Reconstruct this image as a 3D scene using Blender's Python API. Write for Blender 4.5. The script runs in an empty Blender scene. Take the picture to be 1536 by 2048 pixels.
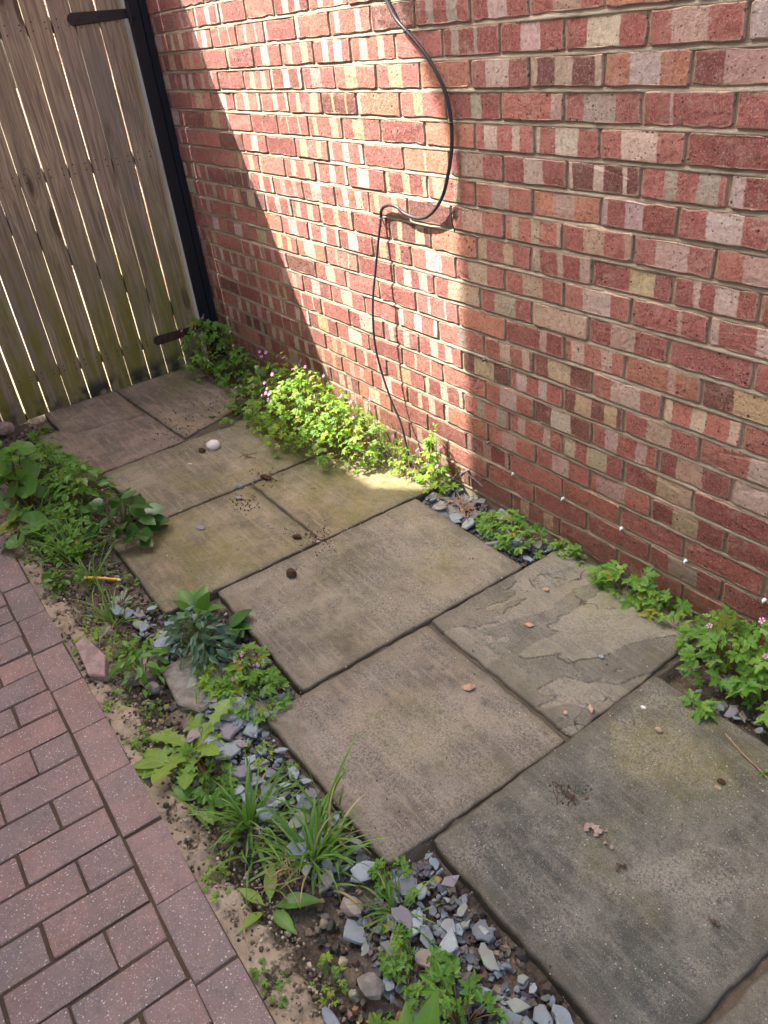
import bpy, bmesh, math, random
from mathutils import Vector, Matrix, Euler, noise, Quaternion
R = random.Random(7)
scn = bpy.context.scene
COL = scn.collection

# ------------------------------------------------------------------ camera
cam = bpy.data.cameras.new('camera'); camo = bpy.data.objects.new('camera', cam); COL.objects.link(camo)
cam.sensor_fit = 'VERTICAL'; cam.sensor_height = 36.0; cam.sensor_width = 27.0
cam.lens = 1590.79 / 2048 * 36
cam.clip_start = 0.02; cam.clip_end = 400
CAM = Vector((1.1513, -1.5427, 1.4788))
_a, _b, _g = 1.026387, 0.557301, -0.128121
_fw = Vector((-math.sin(_a)*math.cos(_b), math.cos(_a)*math.cos(_b), -math.sin(_b)))
_rt = Vector((math.cos(_a), math.sin(_a), 0)); _up = _rt.cross(_fw)
_r2 = math.cos(_g)*_rt + math.sin(_g)*_up; _u2 = -math.sin(_g)*_rt + math.cos(_g)*_up
camo.matrix_world = Matrix(((_r2.x,_u2.x,-_fw.x,CAM.x),(_r2.y,_u2.y,-_fw.y,CAM.y),(_r2.z,_u2.z,-_fw.z,CAM.z),(0,0,0,1)))
scn.camera = camo
scn.render.resolution_x = 768; scn.render.resolution_y = 1024
def to_px(P):                       # where a point falls in the picture: used only to rank which bricks show largest
    d = Vector(P) - CAM; k = d.dot(_fw)
    if k < 0.05: return None
    return (0.5 + 1590.79*d.dot(_r2)/k/1536, 0.5 - 1590.79*d.dot(_u2)/k/2048, k)

# ------------------------------------------------------------------ sky and sun
SUN = Vector((1.0, 0.9, -1.95)).normalized()     # the way the light travels
world = bpy.data.worlds.new('World'); scn.world = world; world.use_nodes = True
wn = world.node_tree; wn.nodes.clear()
sky = wn.nodes.new('ShaderNodeTexSky'); sky.sky_type = 'NISHITA'; sky.sun_disc = False
sky.sun_elevation = math.asin(-SUN.z); sky.sun_rotation = math.atan2(-SUN.x, -SUN.y)
sky.air_density = 1.0; sky.dust_density = 6.0; sky.ozone_density = 0.0
bg = wn.nodes.new('ShaderNodeBackground'); bg.inputs['Strength'].default_value = 0.15
wo = wn.nodes.new('ShaderNodeOutputWorld')
wn.links.new(sky.outputs[0], bg.inputs[0]); wn.links.new(bg.outputs[0], wo.inputs[0])
sl = bpy.data.lights.new('sun', 'SUN'); sl.energy = 3.4; sl.angle = math.radians(0.38); sl.color = (1.0, 0.93, 0.82)
so = bpy.data.objects.new('sun', sl); COL.objects.link(so); so.location = (-6, -6, 12)
so.rotation_euler = SUN.to_track_quat('-Z', 'Y').to_euler()
scn.view_settings.view_transform = 'Standard'; scn.view_settings.look = 'None'
scn.view_settings.gamma = 1.0; scn.view_settings.use_curve_mapping = False
scn.view_settings.exposure = 2.5

# ------------------------------------------------------------------ helpers
def link(name, me, mat=None, parent=None, kind=None, loc=None):
    o = bpy.data.objects.new(name, me); COL.objects.link(o)
    if mat is not None and me is not None and not me.materials: me.materials.append(mat)
    if parent is not None: o.parent = parent
    if kind: o['kind'] = kind
    if loc is not None: o.location = loc
    return o
def mesh(name, vs, fs, mat=None, smooth=False):
    me = bpy.data.meshes.new(name); me.from_pydata([tuple(v) for v in vs], [], fs)
    if mat: me.materials.append(mat)
    if smooth: me.polygons.foreach_set('use_smooth', [True]*len(me.polygons))
    me.update(); return me
def thing(name, label, cat, loc=(0,0,0), rz=0, group=None):
    o = bpy.data.objects.new(name, None); COL.objects.link(o); o.location = loc; o.rotation_euler = (0,0,rz)
    o.empty_display_size = .05
    return tag(o, label, cat, group)
def tag(o, label, cat, group=None):
    o['label'] = label; o['category'] = cat
    if group: o['group'] = group
    return o
def attr(me, name, data, typ='FLOAT_VECTOR', dom='POINT'):
    a = me.attributes.new(name, typ, dom)
    a.data.foreach_set('vector', [c for v in data for c in v])
class MB:
    def __init__(s): s.v=[]; s.f=[]
    def add(s, vs, fs):
        n=len(s.v); s.v += [Vector(v) for v in vs]; s.f += [tuple(i+n for i in f) for f in fs]
    def box(s, x0,x1,y0,y1,z0,z1, b=0.0):
        if b<=0:
            s.add([(x0,y0,z0),(x1,y0,z0),(x1,y1,z0),(x0,y1,z0),(x0,y0,z1),(x1,y0,z1),(x1,y1,z1),(x0,y1,z1)],
                  [(0,3,2,1),(4,5,6,7),(0,1,5,4),(1,2,6,5),(2,3,7,6),(3,0,4,7)]); return
        bm=bmesh.new(); bmesh.ops.create_cube(bm,size=1)
        for v in bm.verts: v.co=Vector(((x0+x1)/2+v.co.x*(x1-x0),(y0+y1)/2+v.co.y*(y1-y0),(z0+z1)/2+v.co.z*(z1-z0)))
        bmesh.ops.bevel(bm,geom=bm.edges[:],offset=b,segments=1,affect='EDGES')
        bm.verts.index_update(); s.add([v.co.copy() for v in bm.verts],[tuple(v.index for v in f.verts) for f in bm.faces]); bm.free()
    def tube(s, pts, r, n=6, cap=True):
        pts=[Vector(p) for p in pts]; N=len(pts)
        rr = r if isinstance(r,(list,tuple)) else [r]*N
        ref=None; base=len(s.v)
        for i,p in enumerate(pts):
            t=(pts[min(i+1,N-1)]-pts[max(i-1,0)]).normalized()
            if ref is None: ref = t.orthogonal().normalized()
            ref=(ref-t*ref.dot(t)).normalized(); bi=t.cross(ref)
            for k in range(n):
                a=2*math.pi*k/n; s.v.append(p+(ref*math.cos(a)+bi*math.sin(a))*rr[i])
        for i in range(N-1):
            for k in range(n):
                a=base+i*n+k; b=base+i*n+(k+1)%n; s.f.append((a,b,b+n,a+n))
        if cap:
            s.f.append(tuple(base+k for k in range(n))[::-1]); s.f.append(tuple(base+(N-1)*n+k for k in range(n)))
    def obj(s, name, mat, parent=None, kind=None, smooth=False, loc=None):
        return link(name, mesh(name,s.v,s.f,mat,smooth), None, parent, kind, loc)
def fbm(x,y,z=0,o=4): return noise.fractal(Vector((x,y,z)), 1.0, 2.0, o)
def cr(pts, n=6):                    # catmull-rom through points
    P=[Vector(p) for p in pts]; P=[2*P[0]-P[1]]+P+[2*P[-1]-P[-2]]; out=[]
    for i in range(1,len(P)-2):
        for k in range(n):
            t=k/n; a,b,c,d=P[i-1],P[i],P[i+1],P[i+2]
            out.append(0.5*((2*b)+(c-a)*t+(2*a-5*b+4*c-d)*t*t+(3*b-a-3*c+d)*t**3))
    out.append(P[-2]); return out

# ------------------------------------------------------------------ material nodes
class N:
    def __init__(s, name):
        s.m=bpy.data.materials.new(name); s.m.use_nodes=True; s.t=s.m.node_tree; s.t.nodes.clear()
        s.out=s.t.nodes.new('ShaderNodeOutputMaterial'); s.b=s.t.nodes.new('ShaderNodeBsdfPrincipled')
        s.t.links.new(s.b.outputs[0], s.out.inputs[0]); s.b.inputs['Roughness'].default_value=.85
        s.b.inputs['Specular IOR Level'].default_value=.3
    def put(s, sock, v):
        if isinstance(v, bpy.types.NodeSocket): s.t.links.new(v, sock)
        elif v is not None:
            if isinstance(v,(tuple,list)) and len(v)==3 and sock.type=='RGBA': v=(*v,1)
            sock.default_value=v
    def n(s, typ, outs=0, **kw):
        nd=s.t.nodes.new(typ)
        for k,v in kw.items():
            if k.startswith('_'): setattr(nd,k[1:],v)
            else: s.put(nd.inputs[k.replace('__',' ')] if not k.startswith('i') or not k[1:].isdigit() else nd.inputs[int(k[1:])], v)
        return nd.outputs[outs]
    def math(s, op, a, b=0.0, clamp=False): return s.n('ShaderNodeMath',_operation=op,i0=a,i1=b,_use_clamp=clamp)
    def mul(s,a,b): return s.math('MULTIPLY',a,b)
    def add(s,a,b): return s.math('ADD',a,b)
    def mix(s, f, a, b, bl='MIX'):
        nd=s.t.nodes.new('ShaderNodeMix'); nd.data_type='RGBA'; nd.blend_type=bl
        s.put(nd.inputs[0],f); s.put(nd.inputs[6],a); s.put(nd.inputs[7],b); return nd.outputs[2]
    def ramp(s, f, a, b, lo=0.0, hi=1.0):     # smooth step of f between a and b
        return s.n('ShaderNodeMapRange',_interpolation_type='SMOOTHSTEP',i0=f,i1=a,i2=b,i3=lo,i4=hi)
    def noise(s, vec, scale, det=4, rough=.6, out=0, dist=0.0):
        return s.n('ShaderNodeTexNoise',out,Vector=vec,Scale=scale,Detail=det,Roughness=rough,Distortion=dist)
    def vor(s, vec, scale, out=0, feat='F1', rnd=1.0):
        nd=s.t.nodes.new('ShaderNodeTexVoronoi'); nd.feature=feat
        s.put(nd.inputs['Vector'],vec); s.put(nd.inputs['Scale'],scale); s.put(nd.inputs['Randomness'],rnd); return nd.outputs[out]
    def attr(s, name, out=1, typ='GEOMETRY'):
        nd=s.t.nodes.new('ShaderNodeAttribute'); nd.attribute_type=typ; nd.attribute_name=name; return nd.outputs[out]
    def sep(s, v): 
        nd=s.t.nodes.new('ShaderNodeSeparateXYZ'); s.put(nd.inputs[0],v); return nd.outputs
    def comb(s,x,y,z):
        nd=s.t.nodes.new('ShaderNodeCombineXYZ'); s.put(nd.inputs[0],x); s.put(nd.inputs[1],y); s.put(nd.inputs[2],z); return nd.outputs[0]
    def vadd(s,a,b): return s.n('ShaderNodeVectorMath',_operation='ADD',i0=a,i1=b)
    def vscale(s,a,b): 
        nd=s.t.nodes.new('ShaderNodeVectorMath'); nd.operation='MULTIPLY'; s.put(nd.inputs[0],a); s.put(nd.inputs[1],b); return nd.outputs[0]
    def pos(s): return s.n('ShaderNodeNewGeometry',0)
    def rnd(s): 
        nd=s.t.nodes.new('ShaderNodeObjectInfo'); return nd.outputs['Random']
    def obco(s):
        nd=s.t.nodes.new('ShaderNodeTexCoord'); return nd.outputs['Object']
    def bump(s, h, strength=.5, dist=.002, normal=None):
        nd=s.t.nodes.new('ShaderNodeBump'); s.put(nd.inputs['Height'],h); nd.inputs['Strength'].default_value=strength
        nd.inputs['Distance'].default_value=dist
        if normal is not None: s.put(nd.inputs['Normal'],normal)
        return nd.outputs[0]
    def done(s, col=None, rough=None, nrm=None, **kw):
        if col is not None: s.put(s.b.inputs['Base Color'],col)
        if rough is not None: s.put(s.b.inputs['Roughness'],rough)
        if nrm is not None: s.put(s.b.inputs['Normal'],nrm)
        for k,v in kw.items(): s.put(s.b.inputs[k.replace('__',' ')],v)
        return s.m

def m_brick():
    n=N('brick_clay'); P=n.pos(); loc=n.attr('loc'); L=n.sep(loc); u,v,sd=L[0],L[1],L[2]
    ea=n.sep(n.attr('ea')); eb=n.sep(n.attr('eb'))
    cb=n.attr('cb'); cp=n.attr('cp')
    Ps=n.vadd(P,n.comb(0,sd,0))
    n1=n.noise(Ps,55,3); n2=n.noise(Ps,14,3,.6)
    ud=n.add(u,n.add(n.mul(n.math('SUBTRACT',n1,.5),.05),n.mul(n.math('SUBTRACT',n2,.5),.07)))
    def band(a,b):
        return n.mul(n.ramp(n.math('SUBTRACT',ud,a),-.012,.012),n.ramp(n.math('SUBTRACT',b,ud),-.012,.012))
    m=n.math('ADD',n.math('ADD',band(ea[0],ea[1]),band(ea[2],eb[0])),band(eb[1],eb[2]),True)
    # a pale rim runs round the red panels of each brick
    ev=n.math('MINIMUM',v,n.math('SUBTRACT',1.0,v)); eu=n.mul(n.math('MINIMUM',u,n.math('SUBTRACT',1.0,u)),3.3)
    e=n.math('MINIMUM',ev,eu)
    rim=n.ramp(n.add(e,n.mul(n.math('SUBTRACT',n.noise(Ps,40,3),.5),.26)),.04,.11,1,0)
    big=n.noise(Ps,9,3); fine=n.noise(Ps,260,2); mid=n.noise(Ps,90,4,.7)
    col=n.mix(n.ramp(big,.3,.7),cb,n.vscale(cb,(1.12,1.16,1.14)))
    col=n.mix(n.ramp(mid,.42,.68,0,.75),col,n.vscale(cb,(.60,.48,.48))); col=n.mix(n.ramp(n.noise(n.vadd(Ps,(2,9,4)),30,5,.7),.52,.70,0,.55),col,n.vscale(cb,(.62,.62,.66)))
    pcol=n.mix(n.ramp(mid,.4,.66,0,.75),cp,n.vscale(cp,(.66,.56,.50)))
    pcol=n.mix(n.ramp(big,.35,.75,0,.3),pcol,(.42,.24,.17))
    col=n.mix(m,col,pcol)
    col=n.mix(n.mul(rim,.7),col,(.38,.27,.20))
    # whitish smear and dark pock marks
    sm=n.ramp(n.noise(n.vadd(Ps,(3.3,1.1,8)),22,6,.75),.52,.72,0,.42); col=n.mix(sm,col,(.50,.40,.34))
    vd=n.vor(Ps,115); vc=n.vor(Ps,115,1)
    pit=n.mul(n.ramp(vd,.26,.16,0,1),n.ramp(n.sep(vc)[0],.70,.74))
    vd2=n.vor(Ps,45); vc2=n.vor(Ps,45,1); pit2=n.mul(n.ramp(n.add(vd2,n.mul(mid,.12)),.25,.16),n.ramp(n.sep(vc2)[1],.82,.84))
    pits=n.math('MAXIMUM',pit,pit2)
    col=n.mix(n.mul(pits,.8),col,(.05,.032,.028))
    col=n.mix(n.ramp(fine,.52,.7,0,.45),col,(.52,.40,.36)); col=n.mix(n.ramp(n.noise(Ps,170,3,.7),.54,.70,0,.55),col,n.vscale(col,(.55,.5,.5)))
    dk=n.mul(n.ramp(e,.10,.0),n.ramp(n.noise(n.vadd(Ps,(7,7,1)),60,4,.7),.56,.64)); col=n.mix(n.mul(dk,.7),col,(.07,.05,.042))
    # darker and slightly green foot of the wall
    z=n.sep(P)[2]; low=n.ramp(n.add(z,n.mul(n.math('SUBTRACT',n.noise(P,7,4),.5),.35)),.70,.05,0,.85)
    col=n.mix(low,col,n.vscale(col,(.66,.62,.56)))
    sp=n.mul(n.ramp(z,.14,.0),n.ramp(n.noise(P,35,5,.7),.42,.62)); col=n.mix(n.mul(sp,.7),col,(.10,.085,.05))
    h=n.add(n.mul(mid,.6),n.add(n.mul(n1,.8),n.add(n.mul(fine,.25),n.mul(pits,-1.2))))
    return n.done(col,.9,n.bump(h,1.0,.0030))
def m_mortar():
    n=N('lime_mortar'); P=n.pos(); a=n.noise(P,30,5,.65); f=n.noise(P,300,3)
    c=n.mix(a,(.26,.22,.165),(.46,.40,.31)); c=n.mix(n.ramp(f,.5,.8,0,.5),c,(.18,.145,.11)); c=n.mix(n.ramp(n.noise(P,11,4),.55,.7,0,.6),c,(.15,.125,.10))
    z=n.sep(P)[2]; c=n.mix(n.ramp(n.add(z,n.mul(n.noise(P,6,3),.3)),.75,.1,0,.55),c,(.17,.125,.085))
    return n.done(c,.95,n.bump(n.add(a,n.mul(f,.6)),.9,.003))
def m_slab():
    n=N('riven_sandstone'); loc=n.attr('loc'); prm=n.sep(n.attr('prm')); tint=n.attr('cb'); P=n.pos()
    alg,lic,edge=prm[0],prm[1],prm[2]
    D=n.noise(loc,3.2,5,.62); D2=n.noise(n.vadd(loc,(5,2,1)),8,6,.68); D3=n.noise(loc,32,6,.72); D4=n.noise(loc,150,4,.78); D5=n.noise(loc,420,2,.6)
    st=n.noise(n.vscale(loc,(1.6,14,4)),4,5,.65)
    col=n.mix(n.ramp(D,.34,.66),n.vscale(tint,(.56,.58,.62)),n.vscale(tint,(1.30,1.27,1.20)))
    col=n.mix(n.ramp(n.noise(n.vadd(loc,(9,9,0)),2.1,4,.6),.48,.66,0,.55),col,n.vscale(tint,(1.25,1.0,.88)))     # pinkish passages
    col=n.mix(n.ramp(D2,.42,.62,0,.8),col,n.vscale(tint,(.48,.48,.50)))
    col=n.mix(n.ramp(st,.48,.64,0,.55),col,n.vscale(tint,(1.5,1.42,1.3))); col=n.mix(n.ramp(n.noise(n.vscale(n.vadd(loc,(0,3,0)),(3,30,4)),4,4,.7),.58,.72,0,.45),col,n.vscale(tint,(.5,.5,.5)))
    # algae
    ag=n.mul(n.ramp(n.add(n.noise(n.vadd(loc,(1,7,3)),3.4,4,.6),n.mul(alg,.30)),.58,.84),n.ramp(alg,0,.25))
    col=n.mix(n.mul(ag,n.ramp(D3,.25,.7,.3,.85)),col,(.150,.140,.036))
    # pale lichen bloom and grit
    lb=n.ramp(n.add(n.noise(n.vadd(loc,(4,0,9)),5.5,5,.7),n.mul(lic,.22)),.52,.78)
    col=n.mix(n.mul(n.mul(lb,n.ramp(D4,.42,.62)),.68),col,(.40,.37,.32))
    col=n.mix(n.ramp(D3,.52,.74,0,.6),col,n.vscale(tint,(.45,.44,.42)))
    col=n.mix(n.ramp(D5,.56,.72,0,.55),col,(.38,.36,.31))
    col=n.mix(n.ramp(D4,.53,.66,0,.75),col,n.vscale(tint,(.36,.35,.35))); col=n.mix(n.ramp(n.noise(n.vadd(loc,(6,1,2)),260,3,.8),.55,.68,0,.6),col,n.vscale(tint,(.42,.41,.40)))
    # black lichen spots
    vd=n.vor(n.vadd(loc,n.vscale(n.noise(loc,60,2,.5,1),(.01,.01,.01))),42); vc=n.sep(n.vor(loc,42,1))
    spot=n.mul(n.ramp(vd,.34,.2),n.ramp(vc[0],.80,.84)); col=n.mix(n.mul(spot,.38),col,(.07,.065,.06))
    vd=n.vor(loc,150); vc=n.sep(n.vor(loc,150,1)); gr=n.mul(n.ramp(vd,.26,.16),n.ramp(vc[1],.91,.93)); col=n.mix(n.mul(gr,.7),col,(.46,.42,.36))
    # darker rim along the slab edges
    eg=n.attr('rim',2); col=n.mix(n.mul(n.ramp(n.add(eg,n.mul(n.math('SUBTRACT',D2,.5),.09)),.045,.0),.45),col,(.095,.085,.062))
    col=n.mix(n.mul(n.ramp(eg,.008,.0),.7),col,(.06,.052,.04))
    h=n.add(n.mul(D4,.5),n.add(n.mul(D3,.9),n.add(n.mul(D5,.25),n.mul(st,.8))))
    lam_light=n.attr('lam_light',2); col=n.mix(n.ramp(lam_light,.55,1,0,.30),col,n.vscale(tint,(1.7,1.62,1.45))); col=n.mix(n.ramp(lam_light,.45,0,0,.35),col,n.vscale(tint,(.5,.5,.5)))  # lighter and darker laminae: lighting of the riven steps put into the tint
    rdg=n.attr('ridge_shade',2); col=n.mix(n.mul(n.ramp(n.add(rdg,n.mul(n.math('SUBTRACT',D3,.5),.7)),.35,.8),.42),col,(.055,.05,.04)); h=n.add(h,n.mul(rdg,-1.0))  # dark crack lines at the steps, painting in the shade of the relief
    # fine splits where a lamina has lifted
    cl=n.vadd(n.vscale(loc,(1.0,1.7,1)),n.vscale(n.noise(loc,7,4,.6,1),(.25,.25,.25)))
    ce=n.vor(cl,2.6,0,'DISTANCE_TO_EDGE'); ck=n.mul(n.ramp(ce,.009,.002),n.ramp(n.noise(n.vadd(loc,(2,8,1)),3.5,3),.55,.64)); col=n.mix(n.mul(n.mul(ck,edge),.7),col,(.05,.045,.037)); h=n.add(h,n.mul(n.mul(ck,edge),-1.5))
    return n.done(col,n.ramp(D3,.3,.7,.72,.92),n.bump(h,1.0,.004))
def m_block():
    n=N('concrete_block_paver'); P=n.pos(); r=n.rnd(); Pr=n.vadd(P,n.comb(0,0,n.mul(r,9)))
    big=n.noise(P,7,4,.65); D=n.noise(Pr,60,5,.7); F=n.noise(Pr,300,3,.6)
    a=n.mix(r,(.140,.122,.118),(.190,.138,.128)); a=n.mix(n.ramp(n.math('FRACT',n.mul(r,3.3)),.8,.85,0,.35),a,(.21,.130,.112)); col=n.mix(n.ramp(big,.35,.7),a,n.vscale(a,(1.35,1.22,1.15)))
    col=n.mix(n.ramp(n.noise(Pr,5,2),.5,.8,0,.6),col,(.20,.105,.082))
    col=n.mix(n.ramp(D,.5,.75,0,.5),col,(.075,.062,.056)); col=n.mix(n.ramp(n.noise(n.vadd(P,(4,4,0)),2.6,5,.7),.50,.68,0,.45),col,(.105,.095,.085)); col=n.mix(n.ramp(F,.52,.7,0,.6),col,(.30,.25,.24))
    for sc,th,c,dst in ((150,.80,(.52,.46,.42),.25),(260,.78,(.42,.36,.33),.3),(70,.95,(.50,.42,.32),.16)):
        vd=n.vor(n.vadd(P,n.comb(sc*.01,0,0)),sc); vc=n.sep(n.vor(n.vadd(P,n.comb(sc*.01,0,0)),sc,1))
        col=n.mix(n.mul(n.mul(n.ramp(n.add(vd,n.mul(F,.1)),dst+.09,dst),n.ramp(vc[0],th,th+.02)),.85),col,c)
    oc=n.obco(); 
    h=n.add(D,n.mul(F,.5))
    return n.done(col,.85,n.bump(h,.6,.0016))
def m_soil():
    n=N('dark_soil'); P=n.pos(); a=n.noise(P,12,6,.7); f=n.noise(P,160,5,.7)
    col=n.mix(n.ramp(a,.3,.7),(.040,.030,.022),(.135,.105,.075)); col=n.mix(n.ramp(f,.5,.8,0,.7),col,(.24,.20,.15))
    col=n.mix(n.ramp(n.noise(n.vadd(P,(5,5,0)),6,4),.50,.62,0,.8),col,n.mix(f,(.12,.095,.07),(.30,.25,.19)))
    vd=n.vor(P,120); vc=n.sep(n.vor(P,120,1)); col=n.mix(n.mul(n.ramp(vd,.4,.3),n.ramp(vc[0],.75,.8)),col,(.17,.15,.13))
    return n.done(col,.95,n.bump(n.add(a,n.add(f,n.mul(vd,-.5))),1.0,.006))
def m_joint():
    n=N('gritty_joint'); P=n.pos(); a=n.noise(P,20,5,.7); f=n.noise(P,220,4,.7)
    col=n.mix(a,(.045,.038,.028),(.150,.125,.088)); col=n.mix(n.ramp(n.noise(n.vadd(P,(3,3,3)),9,3),.52,.7,0,.6),col,(.035,.050,.014))
    col=n.mix(n.ramp(f,.55,.75,0,.7),col,(.22,.19,.155))
    return n.done(col,.95,n.bump(n.add(a,f),1.0,.004))
def m_blockjoint():
    n=N('mossy_sand_joint'); P=n.pos(); a=n.noise(P,20,5,.7); f=n.noise(P,220,4,.7)
    col=n.mix(a,(.035,.023,.015),(.115,.078,.052)); col=n.mix(n.ramp(n.noise(n.vadd(P,(3,3,3)),8,4,.7),.55,.68,0,.75),col,(.05,.065,.018))
    col=n.mix(n.ramp(f,.62,.75,0,.5),col,(.15,.12,.09))
    return n.done(col,.95,n.bump(n.add(a,f),1.0,.004))
def m_haunch():
    n=N('weathered_haunch_concrete'); P=n.pos(); a=n.noise(P,9,6,.65); f=n.noise(P,120,5,.7); f2=n.noise(P,500,2,.6)
    col=n.mix(n.ramp(a,.3,.7),(.21,.165,.115),(.34,.28,.20)); col=n.mix(n.ramp(f,.45,.8,0,.6),col,(.16,.13,.10)); col=n.mix(n.ramp(f2,.6,.8,0,.5),col,(.46,.40,.32))
    w=n.noise(n.vadd(P,(7,2,0)),24,5,.65); pit=n.ramp(n.add(w,n.mul(f,.10)),.60,.69)
    edge=n.sep(P)[1]; moss=n.ramp(n.add(n.noise(P,15,5,.7),n.mul(n.ramp(edge,-1.39,-1.33),.14)),.56,.72,0,.85)
    col=n.mix(pit,col,(.045,.035,.026)); col=n.mix(moss,col,(.040,.030,.018))
    vd=n.vor(P,70); vc=n.sep(n.vor(P,70,1)); hole=n.mul(n.ramp(n.add(vd,n.mul(f,.2)),.38,.28),n.ramp(vc[0],.86,.88)); col=n.mix(hole,col,(.035,.026,.02))
    return n.done(col,.95,n.bump(n.add(n.mul(f,.6),n.add(n.mul(pit,-1.2),n.mul(hole,-1.2))),.9,.004))
def m_wood():
    n=N('weathered_softwood'); O=n.obco(); r=n.rnd(); S=n.sep(O); L=n.comb(n.mul(r,7),n.add(S[1],n.mul(n.math('SUBTRACT',n.noise(O,2.2,2),.5),.02)),n.add(S[2],n.mul(r,31)))
    g=n.noise(n.vscale(L,(1,15,.8)),4.2,6,.66,dist=1.1); g2=n.noise(n.vscale(L,(1,95,1.8)),5,4,.65); b=n.noise(L,1.4,3)
    # knots
    kv=n.vscale(L,(1,9,2.6)); kd=n.vor(kv,1.2); kc=n.sep(n.vor(kv,1.2,1)); kn=n.mul(n.ramp(kd,.27,.17),n.ramp(kc[0],.40,.45))
    ring=n.mul(n.n('ShaderNodeMath',_operation='SINE',i0=n.add(n.mul(kd,60),n.mul(g,8))),n.mul(n.ramp(kd,.60,.24),n.ramp(kc[0],.40,.45)))
    base=n.mix(r,(.232,.194,.165),(.370,.282,.240)); base=n.mix(n.ramp(n.math('FRACT',n.mul(r,5.7)),.45,.55,0,.7),base,(.29,.255,.18))
    col=n.mix(n.ramp(g,.30,.70),n.vscale(base,(.50,.47,.46)),n.vscale(base,(1.34,1.30,1.24)))
    col=n.mix(n.ramp(g2,.48,.72,0,.55),col,n.vscale(base,(.50,.46,.44)))
    col=n.mix(n.ramp(ring,.2,1,0,.45),col,n.vscale(base,(.45,.38,.33)))
    col=n.mix(n.ramp(b,.45,.68,0,.6),col,(.175,.165,.155))
    col=n.mix(n.mul(kn,.8),col,(.055,.036,.026))
    P=n.pos(); z=n.sep(P)[2]; zz=n.add(z,n.mul(n.math('SUBTRACT',n.noise(n.vscale(P,(1,9,1)),2.4,4),.5),1.1))
    al=n.ramp(zz,1.05,.15,0,1.0); al=n.mul(al,n.ramp(n.noise(n.vscale(P,(1,14,1.5)),1.6,4,.6),.38,.62,.25,1))
    col=n.mix(al,col,n.mix(n.noise(P,14,4),(.115,.118,.018),(.215,.195,.050)))
    col=n.mix(n.mul(n.ramp(z,.11,.03),n.ramp(n.noise(n.vadd(P,(0,4,0)),6,3),.42,.6)),col,(.035,.033,.026))
    return n.done(col,.85,n.bump(n.add(g,n.mul(g2,.8)),.5,.0018))
def m_simple(name, col, rough=.6, metal=0.0, nz=None, bump=.2, sc=60):
    n=N(name); O=n.pos(); a=n.noise(O,sc,4,.65)
    c=n.mix(a,n.vscale(n.comb(*col),(.75,.75,.75)),n.vscale(n.comb(*col),(1.25,1.25,1.25))) if nz is None else n.mix(n.ramp(a,.4,.65),col,nz)
    return n.done(c,rough,n.bump(a,bump,.001),Metallic=metal)
def m_slate():
    n=N('slate'); O=n.obco(); r=n.rnd(); w=n.t.nodes.new('ShaderNodeValToRGB'); w.color_ramp.interpolation='CONSTANT'
    pal=[(0,(.12,.155,.18)),(.2,(.15,.18,.20)),(.36,(.085,.105,.13)),(.5,(.175,.21,.235)),(.62,(.125,.12,.15)),(.72,(.14,.16,.145)),(.82,(.16,.195,.225)),(.92,(.165,.145,.13))]
    while len(w.color_ramp.elements)<len(pal): w.color_ramp.elements.new(.5)
    for e,(p,c) in zip(w.color_ramp.elements,pal): e.position=p; e.color=(*c,1)
    n.put(w.inputs[0],r); P=n.pos(); wc=n.vscale(w.outputs[0],(1.3,1.3,1.28)); a=n.noise(P,50,5,.7); f=n.noise(P,300,3)
    col=n.mix(n.ramp(a,.35,.7,0,.8),wc,n.vscale(wc,(1.4,1.36,1.3))); col=n.mix(n.ramp(f,.6,.8,0,.3),col,(.22,.20,.18))
    col=n.mix(n.ramp(n.noise(P,25,5,.7),.48,.68,0,.65),col,(.15,.13,.105))
    return n.done(col,.65,n.bump(n.add(a,n.mul(f,.4)),.5,.002))
def m_slate_stuff():
    n=N('slate_fragments'); c=n.attr('cb'); P=n.pos(); a=n.noise(P,60,5,.7)
    return n.done(n.mix(n.ramp(a,.35,.75),n.vscale(c,(.7,.7,.7)),n.vscale(c,(1.35,1.3,1.25))),.75,n.bump(a,.5,.002))
def m_leaf(name, c1, c2, trans=.45, vein=True, rough=.5, c3=None):
    n=N(name); r=n.rnd(); O=n.attr('loc'); S=n.sep(O); P=n.pos()
    col=n.mix(r,c1,c2); a=n.noise(P,45,3); col=n.mix(n.ramp(a,.4,.75,0,.4),col,n.vscale(col,(1.35,1.25,.9)))
    if c3: col=n.mix(n.ramp(n.math('FRACT',n.mul(r,7.31)),.935,.95),col,c3)
    if vein:
        v=n.ramp(n.math('ABSOLUTE',S[1]),.05,.0); col=n.mix(n.mul(v,.45),col,n.vscale(col,(1.6,1.5,1.6)))
    n.done(col,rough,n.bump(n.noise(P,220,3),.25,.001)); n.b.inputs['Specular IOR Level'].default_value=.4
    t=n.t.nodes.new('ShaderNodeBsdfTranslucent'); n.put(t.inputs[0],n.vscale(col,(1.5,1.55,.7)))
    mx=n.t.nodes.new('ShaderNodeMixShader'); mx.inputs[0].default_value=trans
    n.t.links.new(n.b.outputs[0],mx.inputs[1]); n.t.links.new(t.outputs[0],mx.inputs[2]); n.t.links.new(mx.outputs[0],n.out.inputs[0])
    return n.m
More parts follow.
